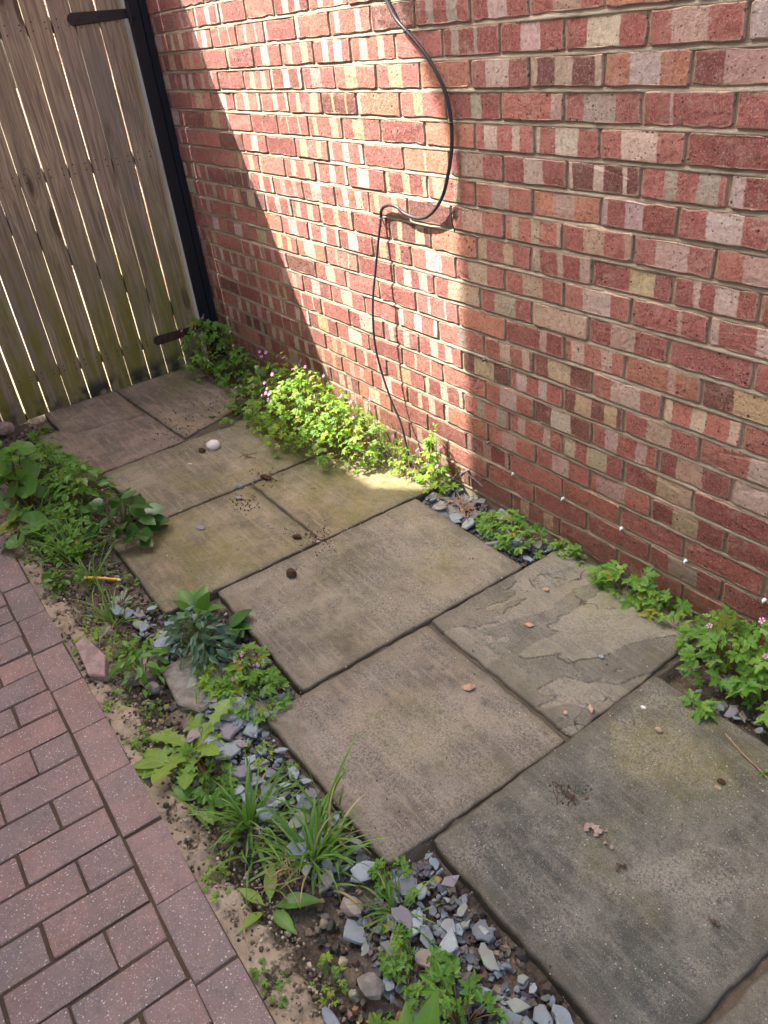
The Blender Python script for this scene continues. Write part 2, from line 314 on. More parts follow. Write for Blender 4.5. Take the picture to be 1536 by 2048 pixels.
M=dict(brick=m_brick(), mortar=m_mortar(), slab=m_slab(), block=m_block(), soil=m_soil(), joint=m_joint(), bjoint=m_blockjoint(),
  haunch=m_haunch(), wood=m_wood(), slate=m_slate(), slate2=m_slate_stuff(),
  steel=m_simple('black_painted_steel',(.010,.013,.020),.42,0,None,.15,90),
  rust=m_simple('rusty_painted_steel',(.030,.020,.018),.7,0,(.075,.035,.022),.4,60),
  cable=m_simple('black_pvc_cable',(.045,.042,.046),.38,0,None,.1,200),
  white=m_simple('white_plastic',(.75,.75,.72),.4), lead=m_simple('dull_metal_plug',(.12,.12,.13),.5),
  jamb=m_simple('pale_sawn_timber',(.34,.28,.17),.8),
  render=m_simple('pale_house_render',(.55,.50,.43),.9), tile=m_simple('roof_tile',(.16,.09,.07),.9), 
  glass=m_simple('window_glass',(.04,.05,.06),.1),
  drive=m_simple('pale_driveway_concrete',(.20,.17,.12),.95),
  pebble=m_simple('tan_pebble',(.30,.22,.15),.7,0,(.42,.36,.30),.3,80), whitestone=m_simple('white_quartz',(.62,.60,.58),.6,0,(.50,.47,.47),.4,40),
  orange=m_simple('orange_brick_chip',(.34,.19,.12),.85,0,(.42,.30,.22),.5,90), clod=m_simple('brown_clod',(.075,.038,.020),.95,0,(.03,.016,.01),1.0,90),
  pinkstone=m_simple('pinkish_broken_stone',(.30,.225,.20),.9,0,(.20,.15,.14),.7,30), greystone=m_simple('grey_broken_concrete',(.135,.125,.105),.9,0,(.22,.205,.18),.7,40),
  dry=m_simple('dry_stalk',(.33,.23,.14),.8,0,(.22,.13,.09),.3,50), redstem=m_simple('reddish_stem',(.16,.085,.045),.6,0,(.10,.13,.035),.2,30),
  greenstem=m_simple('green_stem',(.10,.16,.04),.55,0,(.14,.15,.05),.2,30), yellow=m_simple('yellow_paint',(.62,.36,.03),.5,0,None,.2,60),
  petal=m_simple('pink_petal',(.55,.22,.50),.6,0,(.68,.36,.60),.1,60), deadleaf=m_simple('dead_leaf',(.10,.07,.05),.9,0,(.05,.035,.028),.6,80),
  lr=m_leaf('herb_robert_leaf',(.085,.215,.032),(.165,.32,.050),.44,True,.5,(.24,.26,.04)),
  ls=m_leaf('sun_brightened_leaf',(.16,.31,.035),(.27,.42,.06),.5,True,.5,(.30,.33,.06)),  # sunlight on the clumps brightened into the leaf colour; yellow weeds share it
  ld=m_leaf('dark_glossy_leaf',(.028,.085,.022),(.05,.13,.03),.25,True,.3),
  lm=m_leaf('broad_leaf',(.075,.195,.032),(.13,.27,.045),.38,True,.42,(.20,.24,.04)),
  lb=m_leaf('blue_green_leaf',(.03,.085,.05),(.055,.13,.065),.25,True,.45),
  ly=m_leaf('dandelion_leaf',(.13,.26,.035),(.22,.34,.06),.4,True,.45),
  lg=m_leaf('grass_blade',(.085,.20,.035),(.16,.30,.06),.42,False,.42,(.36,.30,.14)),
  frost=m_leaf('pale_grey_leaf',(.20,.26,.20),(.30,.34,.28),.3,True,.6))

# ------------------------------------------------------------------ ground
def sheet(name, x0,x1,y0,y1, z, d, mat, amp, sc, fz=None):
    nx=max(1,int((x1-x0)/d)); ny=max(1,int((y1-y0)/d)); vs=[]; fs=[]
    for j in range(ny+1):
        for i in range(nx+1):
            x=x0+(x1-x0)*i/nx; y=y0+(y1-y0)*j/ny
            zz=z+amp*fbm(x*sc,y*sc,1.3)
            if fz: zz+=fz(x,y)
            vs.append((x,y,zz))
    for j in range(ny):
        for i in range(nx):
            a=j*(nx+1)+i; fs.append((a,a+1,a+nx+2,a+nx+1))
    return link(name, mesh(name,vs,fs,mat,True), None, None, 'structure')
# the soil under everything and the drive beyond the gate
g=MB(); g.add([(-60,-60,-.075),(60,-60,-.075),(60,60,-.075),(-60,60,-.075)],[(0,1,2,3)]); g.obj('ground',M['soil'],None,'structure')
g=MB(); g.add([(-40,-30,-.012),(-2.93,-30,-.012),(-2.93,-.001,-.012),(-40,-.001,-.012)],[(0,1,2,3)]); g.obj('driveway',M['drive'],None,'structure')
sheet('flower_bed', -2.9,2.0,-1.35,.0, -.034,.018, M['soil'], .010, 14)
def hz(x,y): 
    e=-1.362+.05*fbm(x*4,2.2)+.02*fbm(x*17,5)+(.06 if -1.0<x<-.75 else 0)
    return -.05*max(0,min(1,(y-e)/.03)) - (.012 if fbm(x*30,y*30,4)>.30 else 0)
sheet('concrete_haunch', -2.9,2.0,-1.427,-1.25, -.011,.008, M['haunch'], .004, 22, hz)

# ------------------------------------------------------------------ paving slabs
path=sheet('path', -2.92,2.05,-1.12,-.01, -.0100,.012, M['joint'], .005, 45, lambda x,y: -.05 if (x>-.88 and x<-.31 and (y>-.19 or y<-.96)) or (x>-.26 and x<.27 and y<-1.06 ) or (x>.25 and y>-.27) or (x>.25 and y<-.985) or (x<-.9 and y>-.06 and x>-2.5) or (x<-2.6 and y<-.97) or (x>-1.93 and x<-1.42 and y<-.95) else 0)
def slab(poly, tint, alg, lic, seed, terr=0.0, split=None, dz=0.0, wob=.004):
    # poly: four corners (left-bottom, right-bottom, right-top, left-top)
    A,B,Cc,Dd=[Vector((*p,0)) for p in poly]
    d=.0040 if seed==9 else .0065; rid=[]; lam_light=[]; nx=int(((B-A).length+(Cc-Dd).length)/2/d); ny=int(((Dd-A).length+(Cc-B).length)/2/d)
    lx=(B-A).length; ly=(Dd-A).length; vs=[]; rim=[]; fs=[]
    def tf(p): return fbm(p.x*3.0+seed*2,p.y*1.7-p.x*1.6,seed+3,5)*(3.2 if seed==9 else 2.0)+p.y*2.0-p.x*1.0
    kmin=min(math.floor(tf(A*(1-a)*(1-b)+B*a*(1-b)+Cc*a*b+Dd*(1-a)*b)) for a in [q/12 for q in range(13)] for b in [q/12 for q in range(13)])
    tz=R.uniform(-.0015,.0015)+dz; tx=R.uniform(-.002,.002); ty=R.uniform(-.002,.002)
    for j in range(ny+1):
        for i in range(nx+1):
            s=i/nx; t=j/ny; p=A*(1-s)*(1-t)+B*s*(1-t)+Cc*s*t+Dd*(1-s)*t
            ed=min(s*lx,(1-s)*lx,t*ly,(1-t)*ly)
            w=wob*max(0,1-ed/.03)*1.2
            q=p+Vector((fbm(p.x*16+seed,p.y*16,seed,5),fbm(p.x*16,p.y*16+5,seed,5),0))*w
            # rounded-off corners
            cd=min((p-c).length for c in (A,B,Cc,Dd))
            if cd<.02: q+= ((A+B+Cc+Dd)/4-p).normalized()*(.02-cd)*.22
            rg=0.0; lm_=.5
            z=tz+tx*(s-.5)+ty*(t-.5)+.0022*fbm(p.x*3+seed,p.y*3,seed,3)+.0007*fbm(p.x*28,p.y*28,seed,3)
            if terr:
                f=tf(p)
                k=math.floor(f); fr=f-k; z+=terr*(max(0,k-kmin)+min(1,max(0,(fr-.93)/.07))-1)*.5; lm_=.5+.5*math.sin(k*2.4+1)*(1 if seed==9 else .35); rg=(max(0,1-abs(fr-.955)/.05) if noise.noise(Vector((p.x*7,p.y*7,seed)))>-.12 else 0)*(1 if seed==9 else .35)
            ch=max(0,1-ed/.006); z-=.0022*ch*ch
            vs.append((q.x,q.y,z)); rim.append(ed); rid.append(rg); lam_light.append(lm_)
    for j in range(ny):
        for i in range(nx):
            a=j*(nx+1)+i; fs.append((a,a+1,a+nx+2,a+nx+1))
    # sides
    ring=[i for i in range(nx+1)]+[j*(nx+1)+nx for j in range(1,ny+1)]+[ny*(nx+1)+i for i in range(nx-1,-1,-1)]+[j*(nx+1) for j in range(ny-1,0,-1)]
    m=len(ring); n0=len(vs)
    for k in ring: x,y,z=vs[k]; vs.append((x,y,z-.012)); rim.append(0)
    for k in ring: x,y,z=vs[k]; vs.append((x,y,z-.05)); rim.append(0)
    for r_ in (0,1):
        for k in range(m):
            a=ring[k] if r_==0 else n0+k; b=ring[(k+1)%m] if r_==0 else n0+(k+1)%m
            c=n0+r_*m+(k+1)%m; e=n0+r_*m+k; fs.append((b,a,e,c))
    me=mesh('paving_slab',vs,fs,M['slab'],True)
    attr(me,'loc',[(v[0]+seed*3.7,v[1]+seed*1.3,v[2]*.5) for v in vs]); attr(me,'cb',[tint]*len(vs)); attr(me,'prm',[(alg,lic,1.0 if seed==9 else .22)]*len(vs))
    a=me.attributes.new('rim','FLOAT','POINT'); a.data.foreach_set('value',rim)
    a=me.attributes.new('lam_light','FLOAT','POINT'); a.data.foreach_set('value',lam_light+[.5]*(len(vs)-len(lam_light)))
    a=me.attributes.new('ridge_shade','FLOAT','POINT'); a.data.foreach_set('value',rid+[0.0]*(len(vs)-len(rid)))
    return link('paving_slab',me,None,path)
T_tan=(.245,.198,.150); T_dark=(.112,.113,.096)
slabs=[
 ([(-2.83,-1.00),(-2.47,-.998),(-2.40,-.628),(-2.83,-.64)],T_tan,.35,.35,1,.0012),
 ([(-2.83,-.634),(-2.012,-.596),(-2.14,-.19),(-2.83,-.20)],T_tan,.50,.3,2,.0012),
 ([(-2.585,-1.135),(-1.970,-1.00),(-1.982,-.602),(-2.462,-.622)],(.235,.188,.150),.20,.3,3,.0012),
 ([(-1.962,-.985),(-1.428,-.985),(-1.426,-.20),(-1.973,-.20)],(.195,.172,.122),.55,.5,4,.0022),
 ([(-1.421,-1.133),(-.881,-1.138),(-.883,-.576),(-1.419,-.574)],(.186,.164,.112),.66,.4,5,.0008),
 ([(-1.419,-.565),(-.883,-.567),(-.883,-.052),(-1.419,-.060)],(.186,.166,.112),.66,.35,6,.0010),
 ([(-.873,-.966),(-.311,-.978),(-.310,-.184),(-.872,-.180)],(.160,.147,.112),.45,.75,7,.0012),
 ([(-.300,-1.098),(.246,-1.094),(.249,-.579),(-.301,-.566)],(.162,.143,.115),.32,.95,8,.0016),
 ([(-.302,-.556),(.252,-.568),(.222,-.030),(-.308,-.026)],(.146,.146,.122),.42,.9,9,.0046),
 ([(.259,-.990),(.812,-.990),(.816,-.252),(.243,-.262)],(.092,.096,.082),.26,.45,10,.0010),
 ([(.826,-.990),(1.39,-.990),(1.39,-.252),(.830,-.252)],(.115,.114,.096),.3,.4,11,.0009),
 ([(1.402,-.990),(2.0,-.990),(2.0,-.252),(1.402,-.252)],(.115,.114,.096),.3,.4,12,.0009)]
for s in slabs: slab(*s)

# ------------------------------------------------------------------ block paving
g=MB(); g.add([(-2.9,-2.6,-.0042),(2.0,-2.6,-.0042),(2.0,-1.424,-.0042),(-2.9,-1.424,-.0042)],[(0,1,2,3)])
bp=g.obj('block_paving',M['bjoint'],None,'structure')
def block_mesh(lx,ly,seed):
    r=random.Random(seed); bm=bmesh.new(); bmesh.ops.create_cube(bm,size=1)
    for v in bm.verts: v.co=Vector((v.co.x*lx,v.co.y*ly,v.co.z*.06-.03)) 
    bm.normal_update(); top=[e for e in bm.edges if all(v.co.z>-.01 for v in e.verts)]; up=[e for e in bm.edges if abs(e.verts[0].co.z-e.verts[1].co.z)>.01]
    bmesh.ops.bevel(bm,geom=top+up,offset=.0034,segments=2,affect='EDGES',profile=.6)
    for v in bm.verts: v.co+=Vector((r.uniform(-1,1),r.uniform(-1,1),r.uniform(-.3,.3)))*.0012
    me=bpy.data.meshes.new('paving_block'); bm.to_mesh(me); bm.free(); me.materials.append(M['block'])
    return me
sold=[block_mesh(.1945,.088,s) for s in range(4)]; full=[block_mesh(.0925,.1945,10+s) for s in range(4)]; half=[block_mesh(.0925,.0955,20+s) for s in range(3)]
def put_block(me,x,y):
    o=link('paving_block',me,None,bp,None,(x+R.gauss(0,.0012),y+R.gauss(0,.0016),R.uniform(-.002,.0025)))
    o.rotation_euler=(R.uniform(-.006,.006),R.uniform(-.006,.006),R.uniform(-.012,.012))
for k in range(-7,5): pass
for k in range(-13,9): put_block(R.choice(sold), .117+k*.1985,-1.4695)
for k in range(-28,19):
    x=-.05+k*.0995; y=-1.519
    if k%2==0 and True: pass
    if k%2: put_block(R.choice(half),x,y-.0475); y-=.0995
    while y>-2.3:
        put_block(R.choice(full),x,y-.099); y-=.2

# ------------------------------------------------------------------ brick wall
wall=thing('brick_wall','red brick house wall with cream streaked bricks in stretcher bond','wall',(0,0,0))
ZL=lambda k: 1.43-.075*k
RED=[(.37,.140,.117),(.33,.120,.104),(.40,.165,.133),(.36,.136,.118),(.38,.150,.116),(.29,.102,.088)]; BRN=[(.20,.085,.066),(.185,.082,.070)]; ORG=[(.43,.195,.13)]
DRED=[(.28,.100,.088),(.30,.110,.100)]; PUR=[(.33,.140,.122)]
PAT=dict(W=(.60,.51,.45),L=(.53,.43,.39),C=(.48,.39,.28),P=(.48,.34,.30),G=(.38,.33,.28),Y=(.52,.40,.24),O=(.36,.2,.12))
# measured bricks: row -> list of (grid column, base, patch kind, patches) ; a column number c is the joint to the brick's left
SPEC={
 0:{-4:('R','G',(.2,.35,.6,.8)),-3:('R','L',(.3,.65)),-2:('R','P',(.33,.7)),-1:('O','P',()),0:('R','P',())},
 1:{-3.5:('R','G',(.15,.3,.57,.63)),-2.5:('R','L',(.33,.65)),-1.5:('R','W',(.27,.68)),-.5:('R','P',(.25,.65)),.5:('R','L',(0,.35))},
 2:{-4:('O','P',()),-3:('U','L',(.27,.68)),-2:('B','C',(0,.1,.35,.6,.9,1)),-1:('O','L',(.3,.68)),0:('D','P',(.33,1))},
 3:{-4.5:('R','C',(.3,.5)),-3.5:('D','G',(.45,.65)),-2.5:('R','P',(.82,1)),-1.5:('U','G',(.25,.68)),-.5:('R','P',(.31,.35)),.5:('R','P',())},
 4:{-4:('O','P',()),-3:('R','L',(.15,.38,.65,.78)),-2:('R','W',(0,.06,.33,.7)),-1:('R','W',(.27,.7)),0:('R','P',())},
 5:{-4.5:('O','C',(.45,.5)),-3.5:('R','G',(.22,.65)),-2.5:('R','L',(.33,.65)),-1.5:('B','W',(0,.07,.38,.52,.78,.84)),-.5:('R','G',(.27,.43,.68,.9)),.5:('R','L',(0,.15,.85,1))},
 6:{-4:('R','C',(.1,.35,.55,.7)),-3:('R','G',(.3,.62)),-2:('O','P',(.3,.63)),-1:('R','L',(0,.08,.33,.58)),0:('R','W',(.32,.72))},
 7:{-3.5:('R','P',(.2,.6)),-2.5:('R','C',(.13,.25,.48,.62,.93,1)),-1.5:('R','C',(.32,.62,.9,1)),-.5:('U','L',(.28,.7)),.5:('R','P',(.3,1))},
 8:{-4:('O','C',()),-3:('R','C',(0,.17,.5,.68)),-2:('R','C',(0,.17,.45,.55,.82,1)),-1:('D','Y',(.48,.8)),0:('R','L',(.25,.33,.5,.78))},
 9:{-3.5:('R','C',(.25,.65)),-2.5:('R','C',(.3,.65)),-1.5:('R','W',(.3,.72)),-.5:('R','C',(.62,.68)),.5:('R','W',(0,.1,.5,1))},
 10:{-4:('R','C',(.3,1)),-3:('D','G',(.28,.7)),-2:('R','C',(.02,.98)),-1:('R','P',(.28,.6)),0:('D','P',()),1:('R','P',())},
 11:{-3.5:('O','P',()),-2.5:('R','P',(.6,.72)),-1.5:('R','L',(.1,.33,.62,.8)),-.5:('O','P',(.58,.68)),.5:('B','Y',(.38,.85))},
 12:{-4:('R','G',(.45,.6)),-3:('R','L',(.33,.55,.8,.95)),-2:('B','C',(.25,.65)),-1:('R','L',(.27,.7)),0:('R','W',(0,.1,.37,.55,.85,.97)),1:('R','P',())},
 13:{-3.5:('B','C',(.25,.68)),-2.5:('R','L',(.1,.3,.55,.72)),-1.5:('B','Y',(.2,.47,.7,.9)),-.5:('R','P',(.3,.65)),.5:('R','L',(.6,1))},
 14:{-4:('R','P',()),-3:('R','L',(.3,.65)),-2:('B','W',(.3,.65)),-1:('R','L',(.2,.4,.68,.84)),0:('D','C',(.25,.62)),1:('R','L',(0,.4))},
 15:{-3.5:('R','G',(.3,.5,.75,.95)),-2.5:('R','L',(.15,.3,.65,.78)),-1.5:('D','C',(.0,.2,.4,.75)),-.5:('D','C',(.5,1)),.5:('D','P',())},
 16:{-3:('R','P',(.3,.6)),-2:('R','L',(.3,.62)),-1:('R','P',(.1,.6)),0:('D','C',(.3,.65)),1:('D','C',())},
}
BASES=dict(R=RED,O=ORG,B=BRN,D=DRED,U=PUR)
rb=random.Random(21)
def rand_spec():
    q=rb.random(); base='R' if rb.random()<.72 else rb.choice('DDBOU'); k=rb.choice('WWWLCCPCYL')
    if q<.34: a=rb.uniform(.24,.36); pt=(a,a+rb.uniform(.27,.42))
    elif q<.62: a=rb.uniform(.12,.28); b=rb.uniform(.55,.68); pt=(a,a+rb.uniform(.12,.22),b,b+rb.uniform(.12,.24))
    elif q<.70: a=rb.uniform(.35,.45); pt=(0,rb.uniform(.05,.12),a,a+.18,.9,1)
    elif q<.84: pt=(rb.uniform(.28,.33),rb.uniform(.34,.38),.7,.74) if rb.random()<.5 else (0,.1)
    else: pt=()
    return base,k,pt
def brick_geo(x0,x1,z0,z1,spec,detail=True):
    base,k,pt=spec; cb=rb.choice(BASES[base]); f=rb.uniform(.88,1.12); cb=tuple(c*f for c in cb); cp=tuple(c*rb.uniform(.9,1.08) for c in PAT[k])
    pt=list(pt)+[-2,-1]*((6-len(pt))//2); sd=rb.uniform(0,50)
    W=x1-x0; H=z1-z0; c=.004
    us=[0,.1,.26,.42,.6,.76,.9,1] if detail else [0,1]
    ring=[(c/W,0)]+[(u,0) for u in us[1:-1]]+[(1-c/W,0),(1,c/H),(1,.5),(1,1-c/H),(1-c/W,1)]+[(u,1) for u in us[-2:0:-1]]+[(c/W,1),(0,1-c/H),(0,.5),(0,c/H)]
    yf=rb.uniform(-.0015,.0015); tilt=rb.uniform(-.0012,.0012)
    vs=[];lo=[]
    jit=[(rb.gauss(0,.0012),rb.gauss(0,.0014)) for _ in ring]
    for ins,y in ((.0030,0),(.0,.0030),(0,.03)):
        for (u,v),(jx,jz) in zip(ring,jit):
            cy_=abs(jz)*.6
            x=x0+u*W+jx; z=z0+v*H+jz
            x+=(ins if u<.5 else -ins)*(abs(u-.5)*2)**3; z+=(ins if v<.5 else -ins)*(1 if v in(0,1) else abs(v-.5)*2)
            vs.append((x,y+yf+tilt*(v-.5)*2+(cy_ if y<.004 and v in (0,1) else 0),z)); lo.append((min(1,max(0,(x-x0)/W)),min(1,max(0,(z-z0)/H)),sd))
    m=len(ring); fs=[tuple(range(m))]
    fs=[tuple(range(m))]
    for r_ in (0,1):
        for i in range(m):
            a=r_*m+i; b=r_*m+(i+1)%m; fs.append((b,a,a+m,b+m))
    return vs,fs,lo,pt,cb,cp
def wall_attrs(me,lo,EA,EB,CB,CP):
    attr(me,'loc',lo); attr(me,'ea',EA); attr(me,'eb',EB); attr(me,'cb',CB); attr(me,'cp',CP)
cand=[]
joints={}
for r in range(-34,20):
    off=0 if r%2==0 else .5
    for c in range(-20,12):
        cc=c+off
        for key in (cc,):
            joints[(r,cc)]=cc*.225+rb.uniform(-.008,.008)+(-.014 if (r in(8,10) and cc in(-1,-2)) else 0)
for (r,cc),xj in list(joints.items()):
    if (r,cc+1) not in joints: continue
    x0=xj+.0042; x1=joints[(r,cc+1)]-.0042
    z1=ZL(r-1)-.0042+rb.uniform(-.0008,.0008); z0=ZL(r)+.0046+rb.uniform(-.0008,.0008)
    spec=SPEC.get(r,{}).get(cc) or rand_spec()
    if r>=17 and cc>-6: spec=(rb.choice('DDR'),rb.choice('PCG'),spec[2] if rb.random()<.5 else ())
    q=to_px(((x0+x1)/2,0,(z0+z1)/2)); inv = q is not None and -.06<q[0]<1.06 and -.03<q[1]<1.0 and x1>-2.86
    cand.append((q[2] if inv else 99, r,cc,x0,x1,z0,z1,spec))
cand.sort(key=lambda t:t[0])
ST=dict(v=[],f=[],lo=[],ea=[],eb=[],cb=[],cp=[])
for i,(d,r,cc,x0,x1,z0,z1,spec) in enumerate(cand):
    vs,fs,lo,pt,cb,cp=brick_geo(x0,x1,z0,z1,spec,d<99); n_=len(vs)
    if i<300 and d<99:
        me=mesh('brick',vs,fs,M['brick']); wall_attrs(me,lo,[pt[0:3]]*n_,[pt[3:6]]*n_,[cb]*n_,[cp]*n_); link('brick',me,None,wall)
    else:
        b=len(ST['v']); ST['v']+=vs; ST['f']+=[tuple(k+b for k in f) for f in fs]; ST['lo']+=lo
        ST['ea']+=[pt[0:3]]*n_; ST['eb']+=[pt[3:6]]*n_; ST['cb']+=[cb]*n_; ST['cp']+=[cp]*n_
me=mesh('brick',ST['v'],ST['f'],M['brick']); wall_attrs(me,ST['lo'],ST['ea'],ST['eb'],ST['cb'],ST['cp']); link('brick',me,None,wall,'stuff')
# mortar: weather-struck bed joints (deep under the brick above, flush on the brick below) and a recessed back
g=MB(); XA,XB=-4.45,2.4
for k in range(-35,20):
    z=ZL(k); step=.03 if k>-6 else .3; nx=int((XB-XA)/step); prev=None
    for i in range(nx+1):
        x=XA+(XB-XA)*i/nx; w=fbm(x*18,z*31,2,3)
        prof=[(x,.012,z+.0085),(x,.0062+.0018*w,z+.0060),(x,.0036+.0018*w,z+.0005*w),(x,.0004+.0022*w,z-.0050+.0012*fbm(x*40,z,7)),(x,.004,z-.0078)]
        b=len(g.v); g.v+=[Vector(p) for p in prof]
        if prev is not None:
            for q in range(4): g.f.append((prev+q,prev+q+1,b+q+1,b+q))
        prev=b
g.add([(XA,.0048,-.12),(XB,.0048,-.12),(XB,.0048,4.1),(XA,.0048,4.1)],[(0,1,2,3)])
g.obj('mortar',M['mortar'],wall,None,True)
g=MB(); g.box(XA,XB,.032,.25,-.2,4.1); g.obj('wall_core',M['mortar'],wall)
def nub(x,z,mat,s=1.0):
    g=MB(); g.tube([(x,.004,z),(x,-.004*s,z),(x,-.007*s,z-.001)],[.0055*s,.0052*s,.003*s],8); g.box(x-.0018*s,x+.0018*s,-.0105*s,-.006*s,z-.0055*s,z+.0008); g.obj('weep_vent',mat,wall)
for x in (-.549,-.328,-.101,.116,.345): nub(x+rb.uniform(-.004,.004),.157,M['white'],.85)
for x,z in ((-.669,.524),(-.668,.230)): nub(x,z,M['lead'],1.0)

# ------------------------------------------------------------------ gate
GX=-2.842
def gate(name,label,ys,topz,z0,strap):
    t=thing(name,label,'gate',(GX,ys[0],0))
    oy=ys[0]
    for i in range(len(ys)-1):
        a,b=ys[i+1]+.0034,ys[i]-.0034; x0=R.uniform(-.002,.002); g=MB(); nz=14; vs=[];fs=[]
        bow=R.uniform(-.002,.002); w1=R.uniform(-.002,.002)
        for k in range(nz+1):
            z=z0+(topz-z0)*k/nz; s=math.sin(math.pi*k/nz)*bow
            l=a+s+.0014*noise.noise(Vector((a*9,z*5,1)))+w1*(k/nz-.5); r_=b+s+.0014*noise.noise(Vector((b*9,z*5,7)))+w1*(k/nz-.5)
            for (x,y) in ((x0-.020,l),(x0-.0012,l),(x0,l+.002),(x0,r_-.002),(x0-.0012,r_),(x0-.020,r_)): vs.append((x,y-oy,z))
        for k in range(nz):
            for q in range(6): fs.append((k*6+q,k*6+(q+1)%6,k*6+6+(q+1)%6,k*6+6+q))
        fs.append(tuple(range(6))); fs.append(tuple(nz*6+q for q in range(5,-1,-1)))
        me=mesh('board',vs,[f[::-1] for f in fs],M['wood']); o=link('board',me,None,t)
        g=MB()   # nail heads, two to each rail
        for z in (.19,.165,1.05,1.02,1.60,1.57):
            for y in (a+.022,b-.022):
                zz=z+R.uniform(-.006,.006); g.tube([(x0-.002,y-oy,zz),(x0+.0006,y-oy,zz)],.0034,6)
        g.obj('nail',M['rust'],o,'stuff')
    ya,yb=ys[-1]-oy+.01,-.012
    for z in (.145,1.00,1.555,2.2):
        g=MB(); g.box(-.062,-.022,ya,yb,z,z+.062,.003); g.obj('rail',M['wood'],t)
    g=MB(); 
    for (z1,y1,z2,y2) in ((.21,yb-.02,1.0,ya+.1),):
        for xx in (0,1):
            pass
        g.add([(-.060,y1,z1),(-.060,y1-.0,z1+.09),(-.060,y2,z2),(-.060,y2,z2-.09),(-.0235,y1,z1),(-.0235,y1,z1+.09),(-.0235,y2,z2),(-.0235,y2,z2-.09)],[(0,1,2,3),(7,6,5,4),(0,4,5,1),(1,5,6,2),(2,6,7,3),(3,7,4,0)])
    g.obj('brace',M['wood'],t)
    if strap:
        for (z,rl,mt) in ((1.596,-.364,'steel'),(.178,-.372,'rust')):
            vs=[];N_=10; h=.024; y0=rl-oy; y1=-.098-oy; pts=[]
            for k in range(N_+1):
                a=math.pi/2+math.pi*k/N_; pts.append((y0+h+math.cos(a)*h,z+math.sin(a)*h))
            pts+= [(y1,z-h+.006),(y1,z+h-.006)]
            m=len(pts); vs=[(.0065,y,zz) for y,zz in pts]+[(.0025,y,zz) for y,zz in pts]
            # chamfer ring
            cy=sum(p[0] for p in pts)/m; vs=[(.0075,y+(cy-y)*.012,z+(zz-z)*.9) for y,zz in pts]+[(.006,y,zz) for y,zz in pts]+[(.001,y,zz) for y,zz in pts]
            fs=[tuple(range(m))]+[(k,(k+1)%m,m+(k+1)%m,m+k)[::-1] for k in range(m)]+[(m+k,m+(k+1)%m,2*m+(k+1)%m,2*m+k)[::-1] for k in range(m)]
            me=mesh('strap_hinge',vs,fs,M[mt]); bm=bmesh.new(); bm.from_mesh(me); bmesh.ops.recalc_face_normals(bm,faces=bm.faces); bm.to_mesh(me); bm.free()
            hg=link('strap_hinge',me,None,t)
            for q in (.05,.13,.21):
                g=MB(); yy=y0+q; g.tube([(.0065,yy,z),(.0095,yy,z),(.0105,yy,z)],[.006,.0058,.003],8); g.obj('bolt',M[mt],hg)
    return t
ys=[-.127,-.232,-.338,-.434,-.540,-.648,-.757,-.862,-.972,-1.078]
GATE_H=2.36
gate('wooden_gate','weathered vertical board gate with dark strap hinges and green algae at its foot',ys,GATE_H,-.010,True)
ys2=[-1.0785]+[-1.0785-.1065*k for k in range(1,12)]
gate('wooden_gate','second leaf of the board gate at the far left above the mossy gap',ys2,GATE_H,-.022,False)
t=thing('gate_post','black square steel gate post standing tight against the brick wall','post',(GX-.03,-.055,0))
g=MB(); g.box(-.03,.042,-.048,.012,-.05,2.4,.004); g.obj('post_tube',M['steel'],t)
g=MB(); g.box(-.03,.030,.016,.052,-.05,2.38,.003); g.obj('wall_plate',M['steel'],t)
g=MB(); g.box(-.034,.046,-.052,.016,2.4,2.408,.002); g.obj('post_cap',M['steel'],t)
for z in (1.596,.178):
    g=MB(); g.tube([(.048,-.042,z-.04),(.048,-.042,z+.04)],.011,10); g.box(.03,.05,-.045,-.02,z-.02,z+.02,.002); g.obj('hinge_pin',M['steel'],t)
# timber jamb behind the hinge side: the pale strip seen beside the last board
t=thing('gate_jamb','pale timber jamb seen in the gap between the gate and its black post','post',(GX-.1,-.11,0))
g=MB(); g.box(-.035,.0,-.03,.035,-.05,2.3,.003); g.obj('jamb_timber',M['jamb'],t)

# ------------------------------------------------------------------ unseen house across the passage, guessed and shaped to throw the shade
hs=thing('house','unseen pale rendered house across the passage, its roof and low wing shaped to cast the shade','house',(0,-2.42,0))
S_=SUN/SUN.y
def blk(x,z): return x-2.42*S_.x, z-2.42*S_.z
ex=-.772-2.42*S_.x; ez=1.27-2.42*S_.z
g=MB(); g.box(ex,3.2,-4.0,0,-.1,ez+.02); g.obj('wall',M['render'],hs)
rf=MB(); ov=.22
rf.add([(ex-ov-.05,.05,ez+.02+.36),(3.4,.05,ez+.38),(3.4,.05,ez+.02),(ex,.05,ez+.02),(ex-.02,.05,ez+.05),(ex-ov,.05,ez+.30)]+[(ex-ov-.05,-4.2,ez+.38),(3.4,-4.2,ez+.38),(3.4,-4.2,ez+.02),(ex,-4.2,ez+.02),(ex-.02,-4.2,ez+.05),(ex-ov,-4.2,ez+.30)]+[(ex-ov,-2.0,ez+1.8),(3.4,-2.0,ez+1.8)],
  [(0,1,2,3,4,5),(11,10,9,8,7,6),(0,5,11,6),(5,4,10,11),(4,3,9,10),(3,2,8,9),(0,12,13,1),(6,7,13,12),(0,6,12),(1,13,7),(1,7,8,2)])
rf.obj('roof',M['tile'],hs)
wz=-(2.42-.245)*S_.z; g=MB(); g.box(ex-1.0,ex-.003,-3.0,0,-.1,wz); g.obj('shade_wing',M['render'],hs)
for (x,z) in ((-1.5,1.0),(.8,1.0),(-1.5,3.8),(.8,3.8)):
    g=MB(); g.box(x,x+1.1,.002,.03,z,z+1.2,.004); w=g.obj('window',M['white'],hs); g=MB(); g.box(x+.07,x+1.03,.031,.036,z+.07,z+1.13); g.obj('pane',M['glass'],w)

